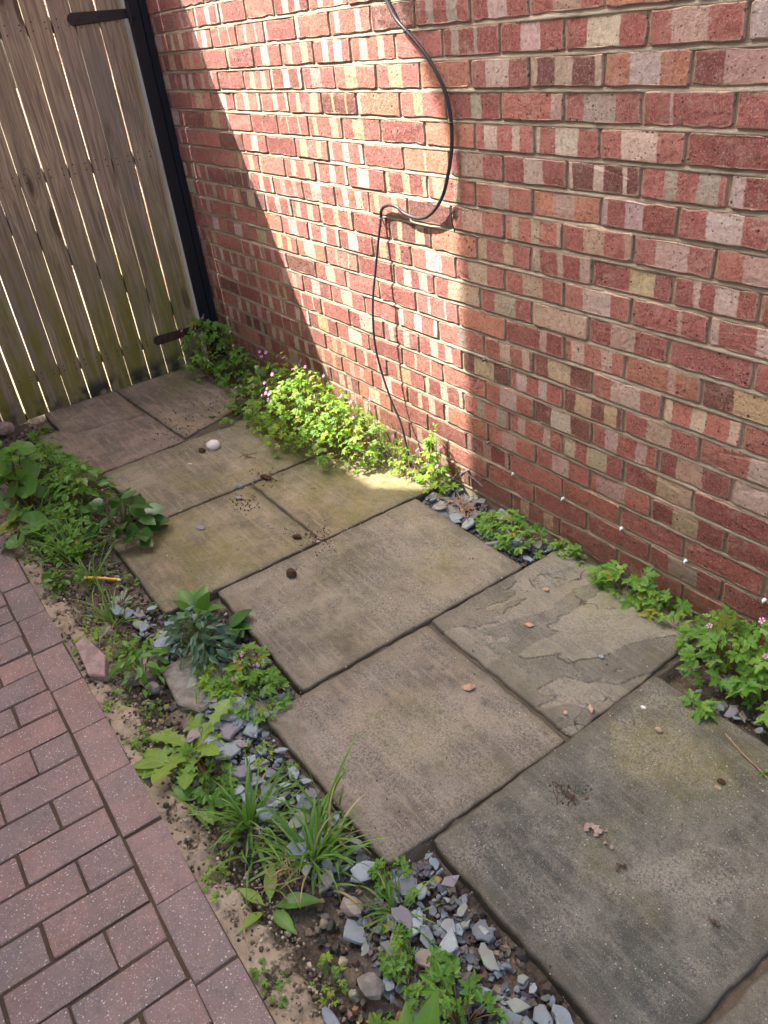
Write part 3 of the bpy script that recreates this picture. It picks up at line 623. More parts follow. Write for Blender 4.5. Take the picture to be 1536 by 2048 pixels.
# ------------------------------------------------------------------ cable
cab=[(-1.33,-.01,1.95),(-1.2,-.01,1.72),(-1.09,-.012,1.60),(-1.02,-.012,1.519),(-.971,-.016,1.463),(-.915,-.018,1.425),(-.853,-.018,1.38),(-.806,-.016,1.331),(-.777,-.012,1.284),(-.763,-.01,1.239),(-.759,-.008,1.195),(-.76,-.012,1.131),(-.773,-.020,1.065),(-.805,-.022,1.001),(-.867,-.020,.948),(-.936,-.016,.926),(-1.009,-.016,.932),(-1.044,-.018,.948),(-1.085,-.018,.952),(-1.127,-.014,.941),(-1.150,-.011,.925),(-1.158,-.009,.905)]
t=thing('cable','grey black cable looping down the sunlit brick and dropping into the green plants','cable',(0,0,0))
g=MB(); g.tube(cr(cab,5),.0054,8); g.obj('sheath',M['cable'],t,None,True)
low=[(-1.158,-.009,.905),(-1.165,-.02,.848),(-1.188,-.035,.73),(-1.204,-.05,.625),(-1.216,-.055,.513),(-1.214,-.055,.428),(-1.199,-.05,.342),(-1.168,-.045,.248),(-1.123,-.04,.156),(-1.10,-.04,.05),(-1.09,-.04,-.03)]
g=MB(); g.tube(cr(low,5),.0041,8); g.obj('thin_tail',M['cable'],t,None,True)
def clip(x,y,z,s=1,m='cable'):
    g=MB(); g.tube([(x-.009*s,y,z),(x-.005*s,y-.007*s,z+.001),(x+.005*s,y-.007*s,z+.001),(x+.009*s,y,z)],.0022*s,6); g.tube([(x-.012*s,.002,z),(x-.012*s,y-.003,z)],.003*s,6); g.obj('clip',M[m],t)
clip(-.759,-.008,1.20); clip(-1.158,-.009,.900,1.0,'lead'); clip(-.92,-.018,1.428,.8)
g=MB(); g.tube([(-.786,.002,.957),(-.784,-.010,.955),(-.776,-.014,.935),(-.770,-.010,.905)],.0022,5); g.tube([(-.786,-.008,.957),(-.770,-.006,.962)],.0035,5)
tag(g.obj('broken_clip',M['cable']),'broken black clip left on the wall just below the cable loop','clip')
g=MB(); g.tube([(-.783,.003,.078),(-.79,-.02,.072),(-.80,-.024,.06)],.006,6); g.tube([(-.79,-.012,.074),(-.74,-.016,.066),(-.70,-.01,.05)],.003,5)
tag(g.obj('pipe_stub',M['lead']),'small grey fitting at the foot of the wall beside the slate pocket','fitting')

# ------------------------------------------------------------------ stones
def inpoly(x,y,P):
    c=False; n_=len(P)
    for i in range(n_):
        x1,y1=P[i]; x2,y2=P[(i+1)%n_]
        if (y1>y)!=(y2>y) and x<(x2-x1)*(y-y1)/(y2-y1)+x1: c=not c
    return c
def chip_geo(r,L,W_,T):
    n_=r.choice((4,5,5,6,6,7)); pts=[]
    for k in range(n_):
        a=2*math.pi*(k+r.uniform(-.25,.25))/n_; q=r.uniform(.70,1.15); pts.append((math.cos(a)*L*q/2,math.sin(a)*W_*q/2))
    q=[]
    for k in range(n_):
        a,b=pts[k],pts[(k+1)%n_]; t=r.uniform(.35,.65); j=r.uniform(-.06,.07)*L; dx,dy=b[0]-a[0],b[1]-a[1]; l=math.hypot(dx,dy)+1e-6
        q+=[a,(a[0]+dx*t+dy/l*j,a[1]+dy*t-dx/l*j)]
    if T>.0022: pts=q; n_=len(pts)
    tl=r.uniform(-.25,.25)*T/L
    vs=[(x*.91+r.uniform(-.02,.02)*L,y*.90,T/2+x*tl+r.uniform(-.10,.10)*T) for x,y in pts]+[(x,y,T*.22) for x,y in pts]+[(x*.97,y*.97,-T/2) for x,y in pts]
    fs=[tuple(range(n_))]+[(k,n_+k,n_+(k+1)%n_,(k+1)%n_) for k in range(n_)]+[(n_+k,2*n_+k,2*n_+(k+1)%n_,n_+(k+1)%n_) for k in range(n_)]+[tuple(2*n_+k for k in range(n_-1,-1,-1))]
    return vs,fs
rc=random.Random(5)
chipm=[]
for k in range(14):
    vs,fs=chip_geo(rc,.054,rc.uniform(.024,.042),rc.uniform(.0028,.006)); chipm.append(mesh('slate_chip',vs,fs,M['slate']))
AREA=[ # polygon, number of single chips, mean size, loose fill, label, group
 ([(-.86,-.17),(-.335,-.17),(-.33,-.02),(-.86,-.02)],64,1.0,640,'blue grey slate chip in the pocket between the paving and the brick wall','slate chips in the pocket by the wall'),
 ([(-.60,-1.23),(-.44,-1.23),(-.29,-1.28),(-.26,-1.12),(-.33,-1.0),(-.5,-1.0)],62,1.1,620,'flat slate chip in the weedy bed beside the middle of the path','slate chips in the middle of the bed'),
 ([(-.28,-1.27),(.0,-1.25),(.22,-1.22),(.24,-1.11),(-.27,-1.115)],48,1.0,620,'slate chip half hidden by the grass beside the paving slab','slate chips under the grass tuft'),
 ([(.26,-1.22),(.50,-1.24),(.62,-1.32),(1.0,-1.32),(1.05,-1.02),(.27,-1.01)],95,1.0,1500,'pale blue slate chip in the near end of the bed','slate chips at the near end of the bed'),
 ([(-1.05,-1.25),(-.68,-1.22),(-.62,-1.05),(-.88,-1.03)],26,.95,190,'smooth slate chip lying by the corner of the algae stained slab','slate chips by the slab corner'),
 ([(.26,-.235),(.9,-.235),(.9,-.02),(.17,-.02)],25,1.0,160,'slate chip beneath the leafy plants at the right of the wall','slate chips under the right hand plants')]
SF=dict(v=[],f=[],c=[])
pal=[(.13,.165,.19),(.15,.18,.20),(.09,.11,.13),(.18,.21,.23),(.10,.095,.115),(.13,.115,.10),(.09,.08,.07)]
palp=[(.30,.22,.15),(.40,.33,.25),(.22,.15,.10),(.16,.14,.12),(.07,.06,.055),(.055,.045,.04),(.09,.075,.06),(.48,.44,.38)]
def rpt(P,r):
    x0=min(p[0] for p in P);x1=max(p[0] for p in P);y0=min(p[1] for p in P);y1=max(p[1] for p in P)
    while True:
        x=r.uniform(x0,x1);y=r.uniform(y0,y1)
        if inpoly(x,y,P): return x,y
def stuffadd(vs,fs,Mx,c):
    b=len(SF['v']); SF['v']+=[Mx@Vector(v) for v in vs]; SF['f']+=[tuple(i+b for i in f) for f in fs]; SF['c']+=[c]*len(vs)
for P,ns,sz,nf,lab,grp in AREA:
    for k in range(nf):
        x,y=rpt(P,rc); s=rc.uniform(.35,.8)*sz; vs,fs=chip_geo(rc,.034*s,rc.uniform(.015,.028)*s,rc.uniform(.0025,.006)*s)
        Mx=Matrix.Translation((x,y,-.026+rc.uniform(0,.014)))@Euler((rc.gauss(0,.35),rc.gauss(0,.35),rc.uniform(0,6.3))).to_matrix().to_4x4()
        f=rc.uniform(.7,1.25); c=tuple(q*f for q in rc.choice(pal)); stuffadd(vs,fs,Mx,c)
    for k in range(ns):
        x,y=rpt(P,rc); s=min(1.55,rc.lognormvariate(-.05,.38))*sz
        o=link('slate_chip',rc.choice(chipm)); o.location=(x,y,-.012+rc.uniform(-.004,.012)); o.scale=(s,s*rc.uniform(.8,1.1),s)
        o.rotation_euler=(rc.gauss(0,.28),rc.gauss(0,.28),rc.uniform(0,6.3)); tag(o,lab,'slate chip',grp)
# tiny pebbles through the bed and in joints
BED=[(-2.7,-1.31),(1.0,-1.33),(1.0,-1.0),(.27,-1.0),(.25,-1.11),(-.29,-1.11),(-.34,-.99),(-.87,-.98),(-.9,-1.15),(-1.42,-1.15),(-1.44,-1.0),(-1.95,-1.0),(-2.6,-1.14),(-2.5,-1.02),(-2.8,-1.02)]
for k in range(3800):
    x,y=rpt(BED,rc); s=abs(rc.gauss(.004,.0025))+.0015; z=-.030+rc.uniform(-.002,.006)
    if x>.1: s*=1.15
    vs,fs=chip_geo(rc,s*2,s*1.7,s*1.2); Mx=Matrix.Translation((x,y,z))@Euler((rc.gauss(0,.4),rc.gauss(0,.4),rc.uniform(0,6.3))).to_matrix().to_4x4()
    stuffadd(vs,fs,Mx,tuple(q*rc.uniform(.7,1.1) for q in rc.choice(palp[:3] if rc.random()<.22 else palp[3:7])))
for k in range(2200):   # loose grit, crumbs and moss lumps on the haunch
    x=rc.uniform(-1.9,1.0); t_=rc.random()**.6; y=-1.42+t_*.11; s=abs(rc.gauss(.0022,.0014))+.0009
    vs,fs=chip_geo(rc,s*2,s*1.7,s*1.4); stuffadd(vs,fs,Matrix.Translation((x,y,-.010-.02*max(0,(t_-.75)*4)*.8))@Euler((rc.gauss(0,.4),0,rc.uniform(0,6))).to_matrix().to_4x4(),rc.choice([(.30,.25,.18),(.22,.17,.12),(.10,.08,.05),(.06,.065,.03),(.38,.33,.26),(.18,.14,.10)]))
for k in range(900):   # grit lying on the slabs and in the joints
    q=rc.random()
    if q<.35: x,y=rc.uniform(-2.7,1.1),rc.choice((-.572,-.61,-.255,-1.0))+rc.gauss(0,.008)
    elif q<.6: x,y=rc.choice((-1.427,-.88,-.318,.258,-1.97))+rc.gauss(0,.006),rc.uniform(-1.1,-.05)
    elif q<.75: x,y=-.88+rc.gauss(0,.10),-.58+rc.gauss(0,.05)
    else: x,y=rc.uniform(-2.6,1.2),rc.uniform(-1.1,-.1)
    s=rc.uniform(.0010,.0026); z=.0015
    if rc.random()<.35 and q<.6: z=-.012
    vs,fs=chip_geo(rc,s*2,s*1.7,s*1.4); stuffadd(vs,fs,Matrix.Translation((x,y,z))@Euler((0,0,rc.uniform(0,6))).to_matrix().to_4x4(),rc.choice([(.45,.40,.33),(.06,.05,.04),(.3,.2,.14),(.12,.09,.06)]))
for k in range(420):   # crumbs of dirt swept against edges and on the two clods
    cx,cy,sg=rc.choice(((-2.0,-.62,.12),(-2.15,-.55,.1),(-1.42,-.50,.05),(.35,-.69,.03),(-1.3,-.66,.04),(-.90,-.58,.05),(-2.3,-.35,.1)))
    x,y=rc.gauss(cx,sg),rc.gauss(cy,sg*.6); s=rc.uniform(.0012,.0038)
    vs,fs=chip_geo(rc,s*2,s*1.5,s*1.3); stuffadd(vs,fs,Matrix.Translation((x,y,.002))@Euler((0,0,rc.uniform(0,6))).to_matrix().to_4x4(),rc.choice([(.035,.025,.018),(.07,.045,.03),(.12,.08,.055)]))
me=mesh('gravel',SF['v'],SF['f'],M['slate2']); attr(me,'cb',SF['c']); o=link('gravel',me,None,None,'stuff'); o['label']='small slate fragments, pebbles and grit in the bed and on the paving'; o['category']='gravel'
# single stones that can be told apart
def rock(name,label,cat,x,y,z,sx,sy,sz,mat,seed,rz=0,ang=.25,group=None,sub=2,flat=False):
    bm=bmesh.new(); bmesh.ops.create_icosphere(bm,subdivisions=sub,radius=1)
    for v in bm.verts:
        n_=noise.noise(v.co*1.3+Vector((seed,seed*2,0))); k=1+ang*n_; v.co=Vector((v.co.x*sx*k,v.co.y*sy*k,max(-.5,v.co.z*(1+.2*n_))*sz)) if not flat else Vector((v.co.x*sx*k,v.co.y*sy*k,max(-.6,min(.6,v.co.z))*sz))
    me=bpy.data.meshes.new(name); bm.to_mesh(me); bm.free(); me.materials.append(M[mat])
    if ang<.2: me.polygons.foreach_set('use_smooth',[True]*len(me.polygons))
    o=link(name,me,None,None,None,(x,y,z)); o.rotation_euler=(0,0,rz); return tag(o,label,cat,group)
rock('stone','smooth white stone on the slab near the sunlit plants','stone',-1.815,-.543,.014,.034,.030,.022,'whitestone',3,.3,.15)
rock('stone','small rusty brown stone touching the smooth white stone','stone',-1.818,-.595,.008,.018,.015,.012,'clod',5,0,.3)
rock('clod','round brown clod alone on the grey middle slab','clod',-.777,-.745,.011,.019,.017,.016,'clod',8,0,.35)
rock('clod','brown clod beside the slab joint nearest the sunlit plants','clod',-1.41,-.505,.006,.028,.014,.010,'clod',9,.5,.5)
rock('clod','brown clod at the meeting of three slab joints','clod',-.955,-.625,.006,.018,.012,.010,'clod',12,.5,.4)
rock('slate_chip','oval grey slate chip lying alone on the algae stained slab','slate chip',-1.257,-.850,.005,.021,.013,.006,'slate',13,.3,.2,None,2,True)
rock('slate_chip','small round slate chip near the cross joint above the algae stained slab','slate chip',-1.345,-.655,.005,.014,.011,.006,'slate',15,.3,.3,None,2,True)
rock('pebble','grey pebble lodged in the joint above the algae stained slab','pebble',-1.425,-.615,.004,.012,.010,.010,'slate',16,.3,.2)
rock('brick_chip','orange flake on the pinkish slab in the foreground','brick chip',-.027,-.645,.006,.017,.010,.005,'orange',17,.9,.5)
rock('brick_chip','small orange flake on the riven grey slab','brick chip',-.100,-.365,.006,.013,.009,.004,'orange',18,.4,.5)
rock('brick_chip','orange flake at the near corner of the riven slab','brick chip',.222,-.470,.006,.013,.006,.004,'orange',19,-.7,.5)
rock('brick_chip','tiny orange flake between two slab joints by the near corner','brick chip',.19,-.525,.005,.007,.005,.003,'orange',20,-.7,.5)
rock('brick_chip','pale orange flake on the slab beside the slate pocket','brick chip',-.18,-.22,.006,.010,.008,.004,'orange',21,.2,.5)
rock('pebble','tan pebble on the dark slab below the right hand plants','pebble',.368,-.405,.007,.009,.007,.006,'pebble',22,.2,.2)
rock('pebble','white pebble near the top corner of the dark slab','pebble',.30,-.375,.005,.007,.005,.005,'whitestone',23,.2,.2)
rock('pebble','brown pebble with a pale chip beside it on the dark slab','pebble',.545,-.420,.006,.009,.007,.006,'clod',24,.2,.2)
rock('pebble','pale chip touching the brown pebble on the dark slab','pebble',.550,-.438,.004,.008,.005,.004,'pebble',25,.2,.2)
rock('pebble','dark round pebble embedded in the riven slab','pebble',.115,-.315,.004,.009,.007,.005,'slate',26,.2,.1)
rock('pebble','tan pebble sitting on a paving block at the left','pebble',-1.03,-1.60,.006,.012,.010,.009,'orange',27,.2,.2)
rock('pebble','white pebble at the far end of the dark slab gate joint','pebble',-1.75,-.68,.004,.011,.005,.004,'whitestone',28,.8,.2)
rock('stone','pink rock at the foot of the gate at the far left','stone',-2.76,-1.20,.015,.05,.035,.035,'pinkstone',29,.8,.3)
rock('stone','pinkish rock by the wall plants at the gate end of the paving','stone',-2.27,-.20,.012,.04,.05,.028,'pinkstone',30,.8,.35)
rock('stone','rounded grey stone standing against the haunch','stone',-.600,-1.285,-.005,.022,.017,.022,'greystone',31,.8,.2)
rock('stone','smooth oval slate lying on bare soil beside the slab edge','slate chip',-.905,-1.215,-.012,.026,.017,.006,'slate',32,.2,.15,None,2,True)
rock('stone','long grey finger of slate lying on the pale concrete haunch','slate chip',.432,-1.345,-.002,.034,.012,.010,'slate',33,-.05,.25,None,2,True)
rock('stone','big pale stone among the slate chips at the near end','stone',.675,-1.105,-.002,.028,.026,.012,'greystone',35,.2,.3,None,2,True)
rock('stone','round greenish stone in the black gravel at the near end','stone',.42,-1.255,-.004,.028,.022,.014,'greystone',36,.2,.2)
rock('stone','pale grey stone left of the small grass tuft','stone',.27,-1.20,-.004,.026,.020,.012,'slate',37,.2,.3)
def plate(name,label,cat,pts,z,T,mat,tilt=(0,0)):
    cx=sum(p[0] for p in pts)/len(pts); cy=sum(p[1] for p in pts)/len(pts); n_=len(pts)
    top=[(x-cx,y-cy,0) for x,y in pts]; vs=[(x*.94,y*.94,T) for x,y,_ in top]+[(x,y,T*.7) for x,y,_ in top]+[(x,y,-T) for x,y,_ in top]
    fs=[tuple(range(n_))]+[(k,n_+k,n_+(k+1)%n_,(k+1)%n_) for k in range(n_)]+[(n_+k,2*n_+k,2*n_+(k+1)%n_,n_+(k+1)%n_) for k in range(n_)]
    o=link(name,mesh(name,vs,fs,M[mat]),None,None,None,(cx,cy,z)); o.rotation_euler=(tilt[0],tilt[1],0); return tag(o,label,cat)
plate('stone','flat grey concrete fragment sunk in the bed between two leafy weeds','stone',[(-.66,-1.24),(-.50,-1.255),(-.43,-1.22),(-.44,-1.15),(-.55,-1.10),(-.67,-1.13)],-.018,.014,'greystone')
plate('stone','pinkish broken stone wedge lying against the block edging','stone',[(-.93,-1.40),(-.76,-1.41),(-.72,-1.375),(-.80,-1.345),(-.93,-1.365)],.001,.013,'pinkstone',(.15,.0))
plate('stone','second pinkish stone behind the leafy weed','stone',[(-.77,-1.33),(-.68,-1.33),(-.64,-1.27),(-.70,-1.23),(-.77,-1.25)],-.014,.014,'pinkstone')

# ------------------------------------------------------------------ leaves
def leaf_obj_mesh(name, outline, mat, fold=.25, curl=.3, loc_w=None):
    # outline: list of (x, half-width) along x in 0..1 -> symmetrical leaf with a folded midrib
    vs=[];fs=[];lo=[]
    for i,(x,w) in enumerate(outline):
        z=-curl*x*x*.5
        dx=0 if not isinstance(w,tuple) else w[1]; ww=w if not isinstance(w,tuple) else w[0]
        vs+=[(x,0,z),(x+dx,ww,z+fold*ww),(x+dx,-ww,z+fold*ww)]; lo+=[(x,0,0),(x,.5,0),(x,-.5,0)]
    for i in range(len(outline)-1):
        a=i*3; fs+=[(a,a+3,a+4,a+1),(a,a+2,a+5,a+3)]
    me=mesh(name,vs,fs,None,True); attr(me,'loc',lo); me.materials.append(mat); return me
def lobed(mat,seed,n_main=3,name='leaf'):
    # deeply cut leaf: leaflets fanned from one point, each with side lobes
    r=random.Random(seed); vs=[];fs=[];lo=[]
    for a,l in ([(0,1),(.95,.85),(-.95,.85)]+([(1.85,.6),(-1.85,.6)] if n_main>3 else [])):
        a+=r.uniform(-.1,.1); ca,sa=math.cos(a),math.sin(a); dr=r.uniform(.12,.35)
        def T(x,y,z=0):
            d=math.hypot(x,y); x*=l;y*=l; return (x*ca-y*sa, x*sa+y*ca, z-dr*d*d*.6+abs(y)*.3)
        spine=[(0,0),(.25,.0),(.48,0),(.72,0),(1,0)]
        for sgn in (1,-1):
            P=[(0,0),(.22,.03),(.30,.24),(.42,.27),(.46,.12),(.55,.25),(.68,.25),(.72,.11),(.82,.14),(.92,.10),(1,0)]
            P=[(x+r.uniform(-.02,.02),y*sgn*r.uniform(.85,1.1)) for x,y in P]
            b=len(vs); vs+=[T(x,y) for x,y in P]; lo+=[(x,y*2,0) for x,y in P]
            s=len(vs); vs+=[T(x,0) for x in (.12,.3,.5,.75)]; lo+=[(x,0,0) for x in (.12,.3,.5,.75)]
            F=[(0,1,s),(1,2,3,4,s+1,s),(4,5,6,7,s+2,s+1),(7,8,9,s+3,s+2),(9,10,s+3)]
            fs+=[tuple((b+i if i<11 else i) for i in f)[::(1 if sgn<0 else -1)] for f in F]
    me=mesh(name,vs,fs,None,True); attr(me,'loc',lo); me.materials.append(mat); return me
def roundleaf(mat,seed,name='leaf'):
    r=random.Random(seed); n_=22; vs=[(0,0,0)];lo=[(0,0,0)];fs=[]
    for ring in (.5,1):
        for k in range(n_):
            a=math.pi*(-.93+1.86*k/(n_-1)); q=ring*(1+(.09*abs(math.sin(a*3.5)) if ring==1 else 0)); q*=.5
            z=.10*math.sin(a*7)*ring*.5+.22*ring*ring-.15*math.cos(a)*ring*.3
            vs.append((math.cos(a)*q+.12,math.sin(a)*q,z*.45)); lo.append((a,.12*abs(math.sin(a*3.5)),0))
    for k in range(n_-1): fs+=[(0,1+k,2+k),(1+k,1+n_+k,2+n_+k,2+k)]
    me=mesh(name,vs,fs,None,True); attr(me,'loc',lo); me.materials.append(mat); return me
def lance(mat,w=.22,curl=.5,fold=.35,name='leaf'):
    o=[(0,.02),(.10,.03),(.22,w*.6),(.38,w*.95),(.52,w),(.68,w*.85),(.83,w*.5),(.93,w*.22),(1,.004)]
    return leaf_obj_mesh(name,o,mat,fold,curl)
def dandy(mat,seed,curl=.6,name='leaf'):
    r=random.Random(seed); o=[(0,.015),(.12,.018)]; x=.16
    while x<.8:
        w=.05+.13*math.sin(min(1,x/.8)*2.2)*r.uniform(.8,1.15); w*=1.15; w*=r.uniform(.7,1.25); o+=[(x,(w*.55,-.015)),(x+.05,(w*1.05,-.05)),(x+.075,(w*.7,-.01)),(x+.10,(.05+.05*x,0.0))]; x+=.19
    o+=[(.84,.14),(.92,.10),(.97,.05),(1,.005)]
    return leaf_obj_mesh(name,o,mat,.3,curl)
def blade(mat,L,bend,w,seed,name='blade'):
    r=random.Random(seed); n_=8; vs=[];fs=[];lo=[]; sw=r.uniform(-.25,.25)
    ang=0; x=z=0; prev=None
    for k in range(n_+1):
        t=k/n_; ww=w*(1-t**2.2)*(.55+.9*min(t*3,1)*.5)+.0002
        vs+=[(x,sw*t*t*L*.5-ww,z+ww*.5),(x,sw*t*t*L*.5,z),(x,sw*t*t*L*.5+ww,z+ww*.5)]; lo+=[(t,-.5,0),(t,0,0),(t,.5,0)]
        ang=bend*t**1.2; x+=math.sin(ang)*L/n_; z+=math.cos(ang)*L/n_
    for k in range(n_):
        a=k*3; fs+=[(a,a+1,a+4,a+3),(a+1,a+2,a+5,a+4)]
    me=mesh(name,vs,fs,None,True); attr(me,'loc',lo); me.materials.append(mat); return me
LR=[lobed(M['lr'],s,5 if s%2 else 3) for s in range(6)]; LS=[lobed(M['ls'],s,5 if s%2 else 3) for s in range(6)]+[lobed(M['lr'],8,5),lobed(M['lr'],9,3)]
LB=[lance(M['lb'],.16,.4),lance(M['lb'],.2,.7)]; LM=[lance(M['lm'],.24,.5),lance(M['lm'],.28,.9),lance(M['lm'],.2,.2)]
LDk=[lance(M['ld'],.34,.3,.15),lance(M['ld'],.38,.6,.2),lance(M['ld'],.30,.1,.1)]
RL=[roundleaf(M['lm'],s) for s in range(3)]; DD=[dandy(M['ly'],s,c) for s,c in ((1,.5),(2,.9),(3,.3),(4,1.2))]; BROAD=[lance(M['ly'],.17,.5,.4),lance(M['lm'],.19,.7,.4)]
FR=[dandy(M['frost'],9,.2),lance(M['frost'],.2,.3)]
GB=[blade(M['lg'],.20,b,.0028,s) for s,b in enumerate((.4,.8,1.3,1.8,2.2,.25,1.0,1.5))]
GW=[blade(M['lg'],.20,b,.0046,s) for s,b in enumerate((.5,.9,1.3,1.7))]
def petal_flower():
    vs=[(0,0,0)];fs=[]
    for k in range(5):
        a=2*math.pi*k/5; b=len(vs)
        for da,q in ((-.16,.35),(-.42,.9),(0,1.05),(.42,.9),(.16,.35)): vs.append((math.cos(a+da)*q,math.sin(a+da)*q,.12*q))
        fs.append((0,b,b+1,b+2,b+3,b+4))
    me=mesh('flower',vs,fs,M['petal']); return me
FLW=petal_flower()
rp=random.Random(99)
def place(me,parent,p,d,up,s,name='leaf'):
    d=Vector(d).normalized(); up=Vector(up); y=up.cross(d); 
    if y.length<1e-3: y=Vector((0,1,0))
    y.normalize(); z=d.cross(y)
    o=link(name,me,None,parent)
    o.matrix_basis=Matrix.Translation(p)@Matrix(((d.x,y.x,z.x,0),(d.y,y.y,z.y,0),(d.z,y.z,z.z,0),(0,0,0,1)))@Matrix.Diagonal((s,s,s,1))
    return o
def stemcurve(a,b,sag=.3):
    a,b=Vector(a),Vector(b); m=(a+b)/2; m.z=max(a.z,b.z)*.75; m.x=a.x+(b.x-a.x)*.35; m.y=a.y+(b.y-a.y)*.35
    return [a.lerp(m,.0),a.lerp(m,.5).lerp(m.lerp(b,.0),.3),m.lerp(b,.4),b]
def bushy(name,label,cat,x,y,rx,ry,h,nl,leaves,size,stem='redstem',group=None,nfl=0,tilt=.5,z0=-.02,wall=True,fill=.25,thick=.0012):
    """many-stemmed weed: stems rise from a spread foot, each carrying a leaf that faces up and outwards"""
    t=thing(name,label,cat,(x,y,z0),0,group); sm=MB()
    for k in range(nl):
        for _ in range(20):
            a=rp.uniform(0,6.283); q=math.sqrt(rp.random()); px=math.cos(a)*q*rx; py=math.sin(a)*q*ry
            if not wall or y+py<-.012: break
        hh=h*(1-.65*q*q)*rp.uniform(.45 if rp.random()>fill else .12,1.0)
        root=Vector((px*.35+rp.gauss(0,.01),min(py*.35,-.012-y if wall else 9),0)); tip=Vector((px,py,hh+.006))
        out=Vector((math.cos(a),math.sin(a),0))*(.4+q)+Vector((rp.gauss(0,.5),rp.gauss(0,.5),rp.uniform(-.5,.35)))
        s=size*rp.uniform(.65,1.25)*(1.0 if hh>h*.3 else .8)
        up=Vector((rp.gauss(0,tilt),rp.gauss(0,tilt)-.25,1))
        if wall and (y+py+out.normalized().y*s)>-.008: out.y=-abs(out.y)
        place(rp.choice(leaves),t,tip,out,up,s)
        if k%2==0 or nl<60: sm.tube(stemcurve(root,tip),[thick*1.3,thick*1.1,thick,thick*.7],4,False)
    for k in range(nfl):
        a=rp.uniform(0,6.283); q=math.sqrt(rp.random())*.85; px=math.cos(a)*q*rx; py=min(math.sin(a)*q*ry,-.015-y if wall else 9); hh=h*(1-.4*q*q)*rp.uniform(.85,1.15)+.01
        tip=Vector((px,py,hh)); sm.tube([(px*.6,py*.6,hh*.3),(px*.9,py*.9,hh*.8),tip],[.001,.0008,.0006],4,False)
        place(FLW,t,tip,(1,rp.gauss(0,.3),rp.uniform(-.2,.6)),(rp.uniform(.2,1),-rp.uniform(.4,1.2),.8),rp.uniform(.0065,.0085),'flower')
    sm.obj('stem',M[stem],t,'stuff',True)
    return t
def rosette(name,label,cat,x,y,nl,leaves,size,z0=-.02,flat=.35,upn=0,stem=None,r0=.01,arc=(0,6.283),group=None):
    t=thing(name,label,cat,(x,y,z0),0,group)
    for k in range(nl):
        a=arc[0]+(arc[1]-arc[0])*(k+rp.uniform(-.3,.3))/nl; e=rp.uniform(flat*.6,flat*1.5) if k>=upn else rp.uniform(1.0,1.3)
        d=Vector((math.cos(a)*math.cos(e),math.sin(a)*math.cos(e),math.sin(e)))
        place(rp.choice(leaves),t,Vector((math.cos(a)*r0,math.sin(a)*r0,.004)),d,Vector((-d.x*.5,-d.y*.5,1))+Vector((rp.gauss(0,.25),rp.gauss(0,.25),0)),size*rp.uniform(.7,1.15))
    if stem:
        g=MB()
        for q in stem: g.tube(cr(q,4),[.0018]*((len(q)-1)*4+1),5)
        g.obj('stem',M['redstem'],t,'stuff',True)
    return t
def grass(label,x,y,nb,s,spread=.03,blades=None,z0=-.025,lean=(0,0),group=None,rmin=.35):
    t=thing('grass_tuft',label,'grass',(x,y,z0),0,group)
    for k in range(nb):
        a=rp.uniform(0,6.283); q=abs(rp.gauss(0,spread)); b=rp.choice(blades or GB)
        o=link('blade',b,None,t); o.location=(math.cos(a)*q,math.sin(a)*q,0)
        aa=a+rp.gauss(0,.5); lx=lean[0]; ly=lean[1]; sc=s*rp.uniform(rmin,1.1)
        o.rotation_euler=(rp.gauss(0,.30)+ly,abs(rp.gauss(.35,.7)),aa); o.scale=(sc,rp.uniform(.8,1.3)*(s**.5),sc)
    return t

HR='herb robert'
# --- along the wall, from the gate to the near corner
bushy('herb_robert','dark shaded leafy weed with pink flowers in the corner by the gate post','plant',-2.64,-.16,.17,.14,.34,110,LR,.044,nfl=6)
bushy('herb_robert','shaded spreading weed between the gate corner plant and the sunlit clump','plant',-2.38,-.13,.18,.11,.18,75,LR,.042,nfl=3)
bushy('herb_robert','low dark weed trailing onto the paving left of the sunlit clump','plant',-2.08,-.17,.16,.14,.13,70,LR,.036,nfl=2)
bushy('herb_robert','lone sprig reaching over the pinkish slab left of the sunlit clump','plant',-2.03,-.36,.13,.06,.08,13,LR,.040)
bushy('herb_robert','tallest sunlit pink flowered clump at the edge of the gate shadow','plant',-1.83,-.17,.22,.17,.31,230,LS,.027,nfl=14)
bushy('herb_robert','bright yellow green clump in the middle of the sun patch','plant',-1.58,-.20,.23,.20,.31,360,LS,.026,nfl=14)
bushy('herb_robert','sunlit clump just left of where the cable meets the ground','plant',-1.36,-.17,.20,.17,.25,270,LS,.025,nfl=4)
bushy('herb_robert','low fine leaved fringe on the slab below the sunlit clump','plant',-1.72,-.31,.22,.055,.055,80,LS,.020,z0=-.004)
bushy('herb_robert','sunlit weed where the cable disappears into the ground','plant',-1.12,-.08,.17,.07,.11,90,LS,.023,nfl=2)
bushy('herb_robert','upright sunlit sprig against the wall at the right end of the sun patch','plant',-.93,-.045,.05,.03,.25,24,LS,.030,nfl=1)
bushy('herb_robert','sunlit weed at the corner of the slab beside the slate pocket','plant',-.88,-.07,.09,.055,.10,40,LS,.026,nfl=1)
bushy('herb_robert','feathery green weed growing from the slate pocket','plant',-.46,-.095,.15,.075,.085,95,LR,.027)
bushy('herb_robert','few sprigs at the wall foot between the slate pocket and the riven slab corner','plant',-.28,-.035,.07,.03,.06,26,LR,.027)
bushy('herb_robert','fresh green weed at the wall above the riven slab','plant',-.03,-.055,.12,.045,.11,42,LR,.038)
bushy('herb_robert','spreading green weed between the riven slab and the large right hand plant','plant',.14,-.06,.09,.05,.08,30,LR,.034)
bushy('herb_robert','large leafy pink flowered plant at the right edge above the dark slab','plant',.35,-.12,.12,.10,.19,80,LR,.040,nfl=3)
bushy('herb_robert','leafy plant cut by the right edge of the photo near the wall','plant',.52,-.12,.13,.11,.18,60,LR,.044,nfl=1)
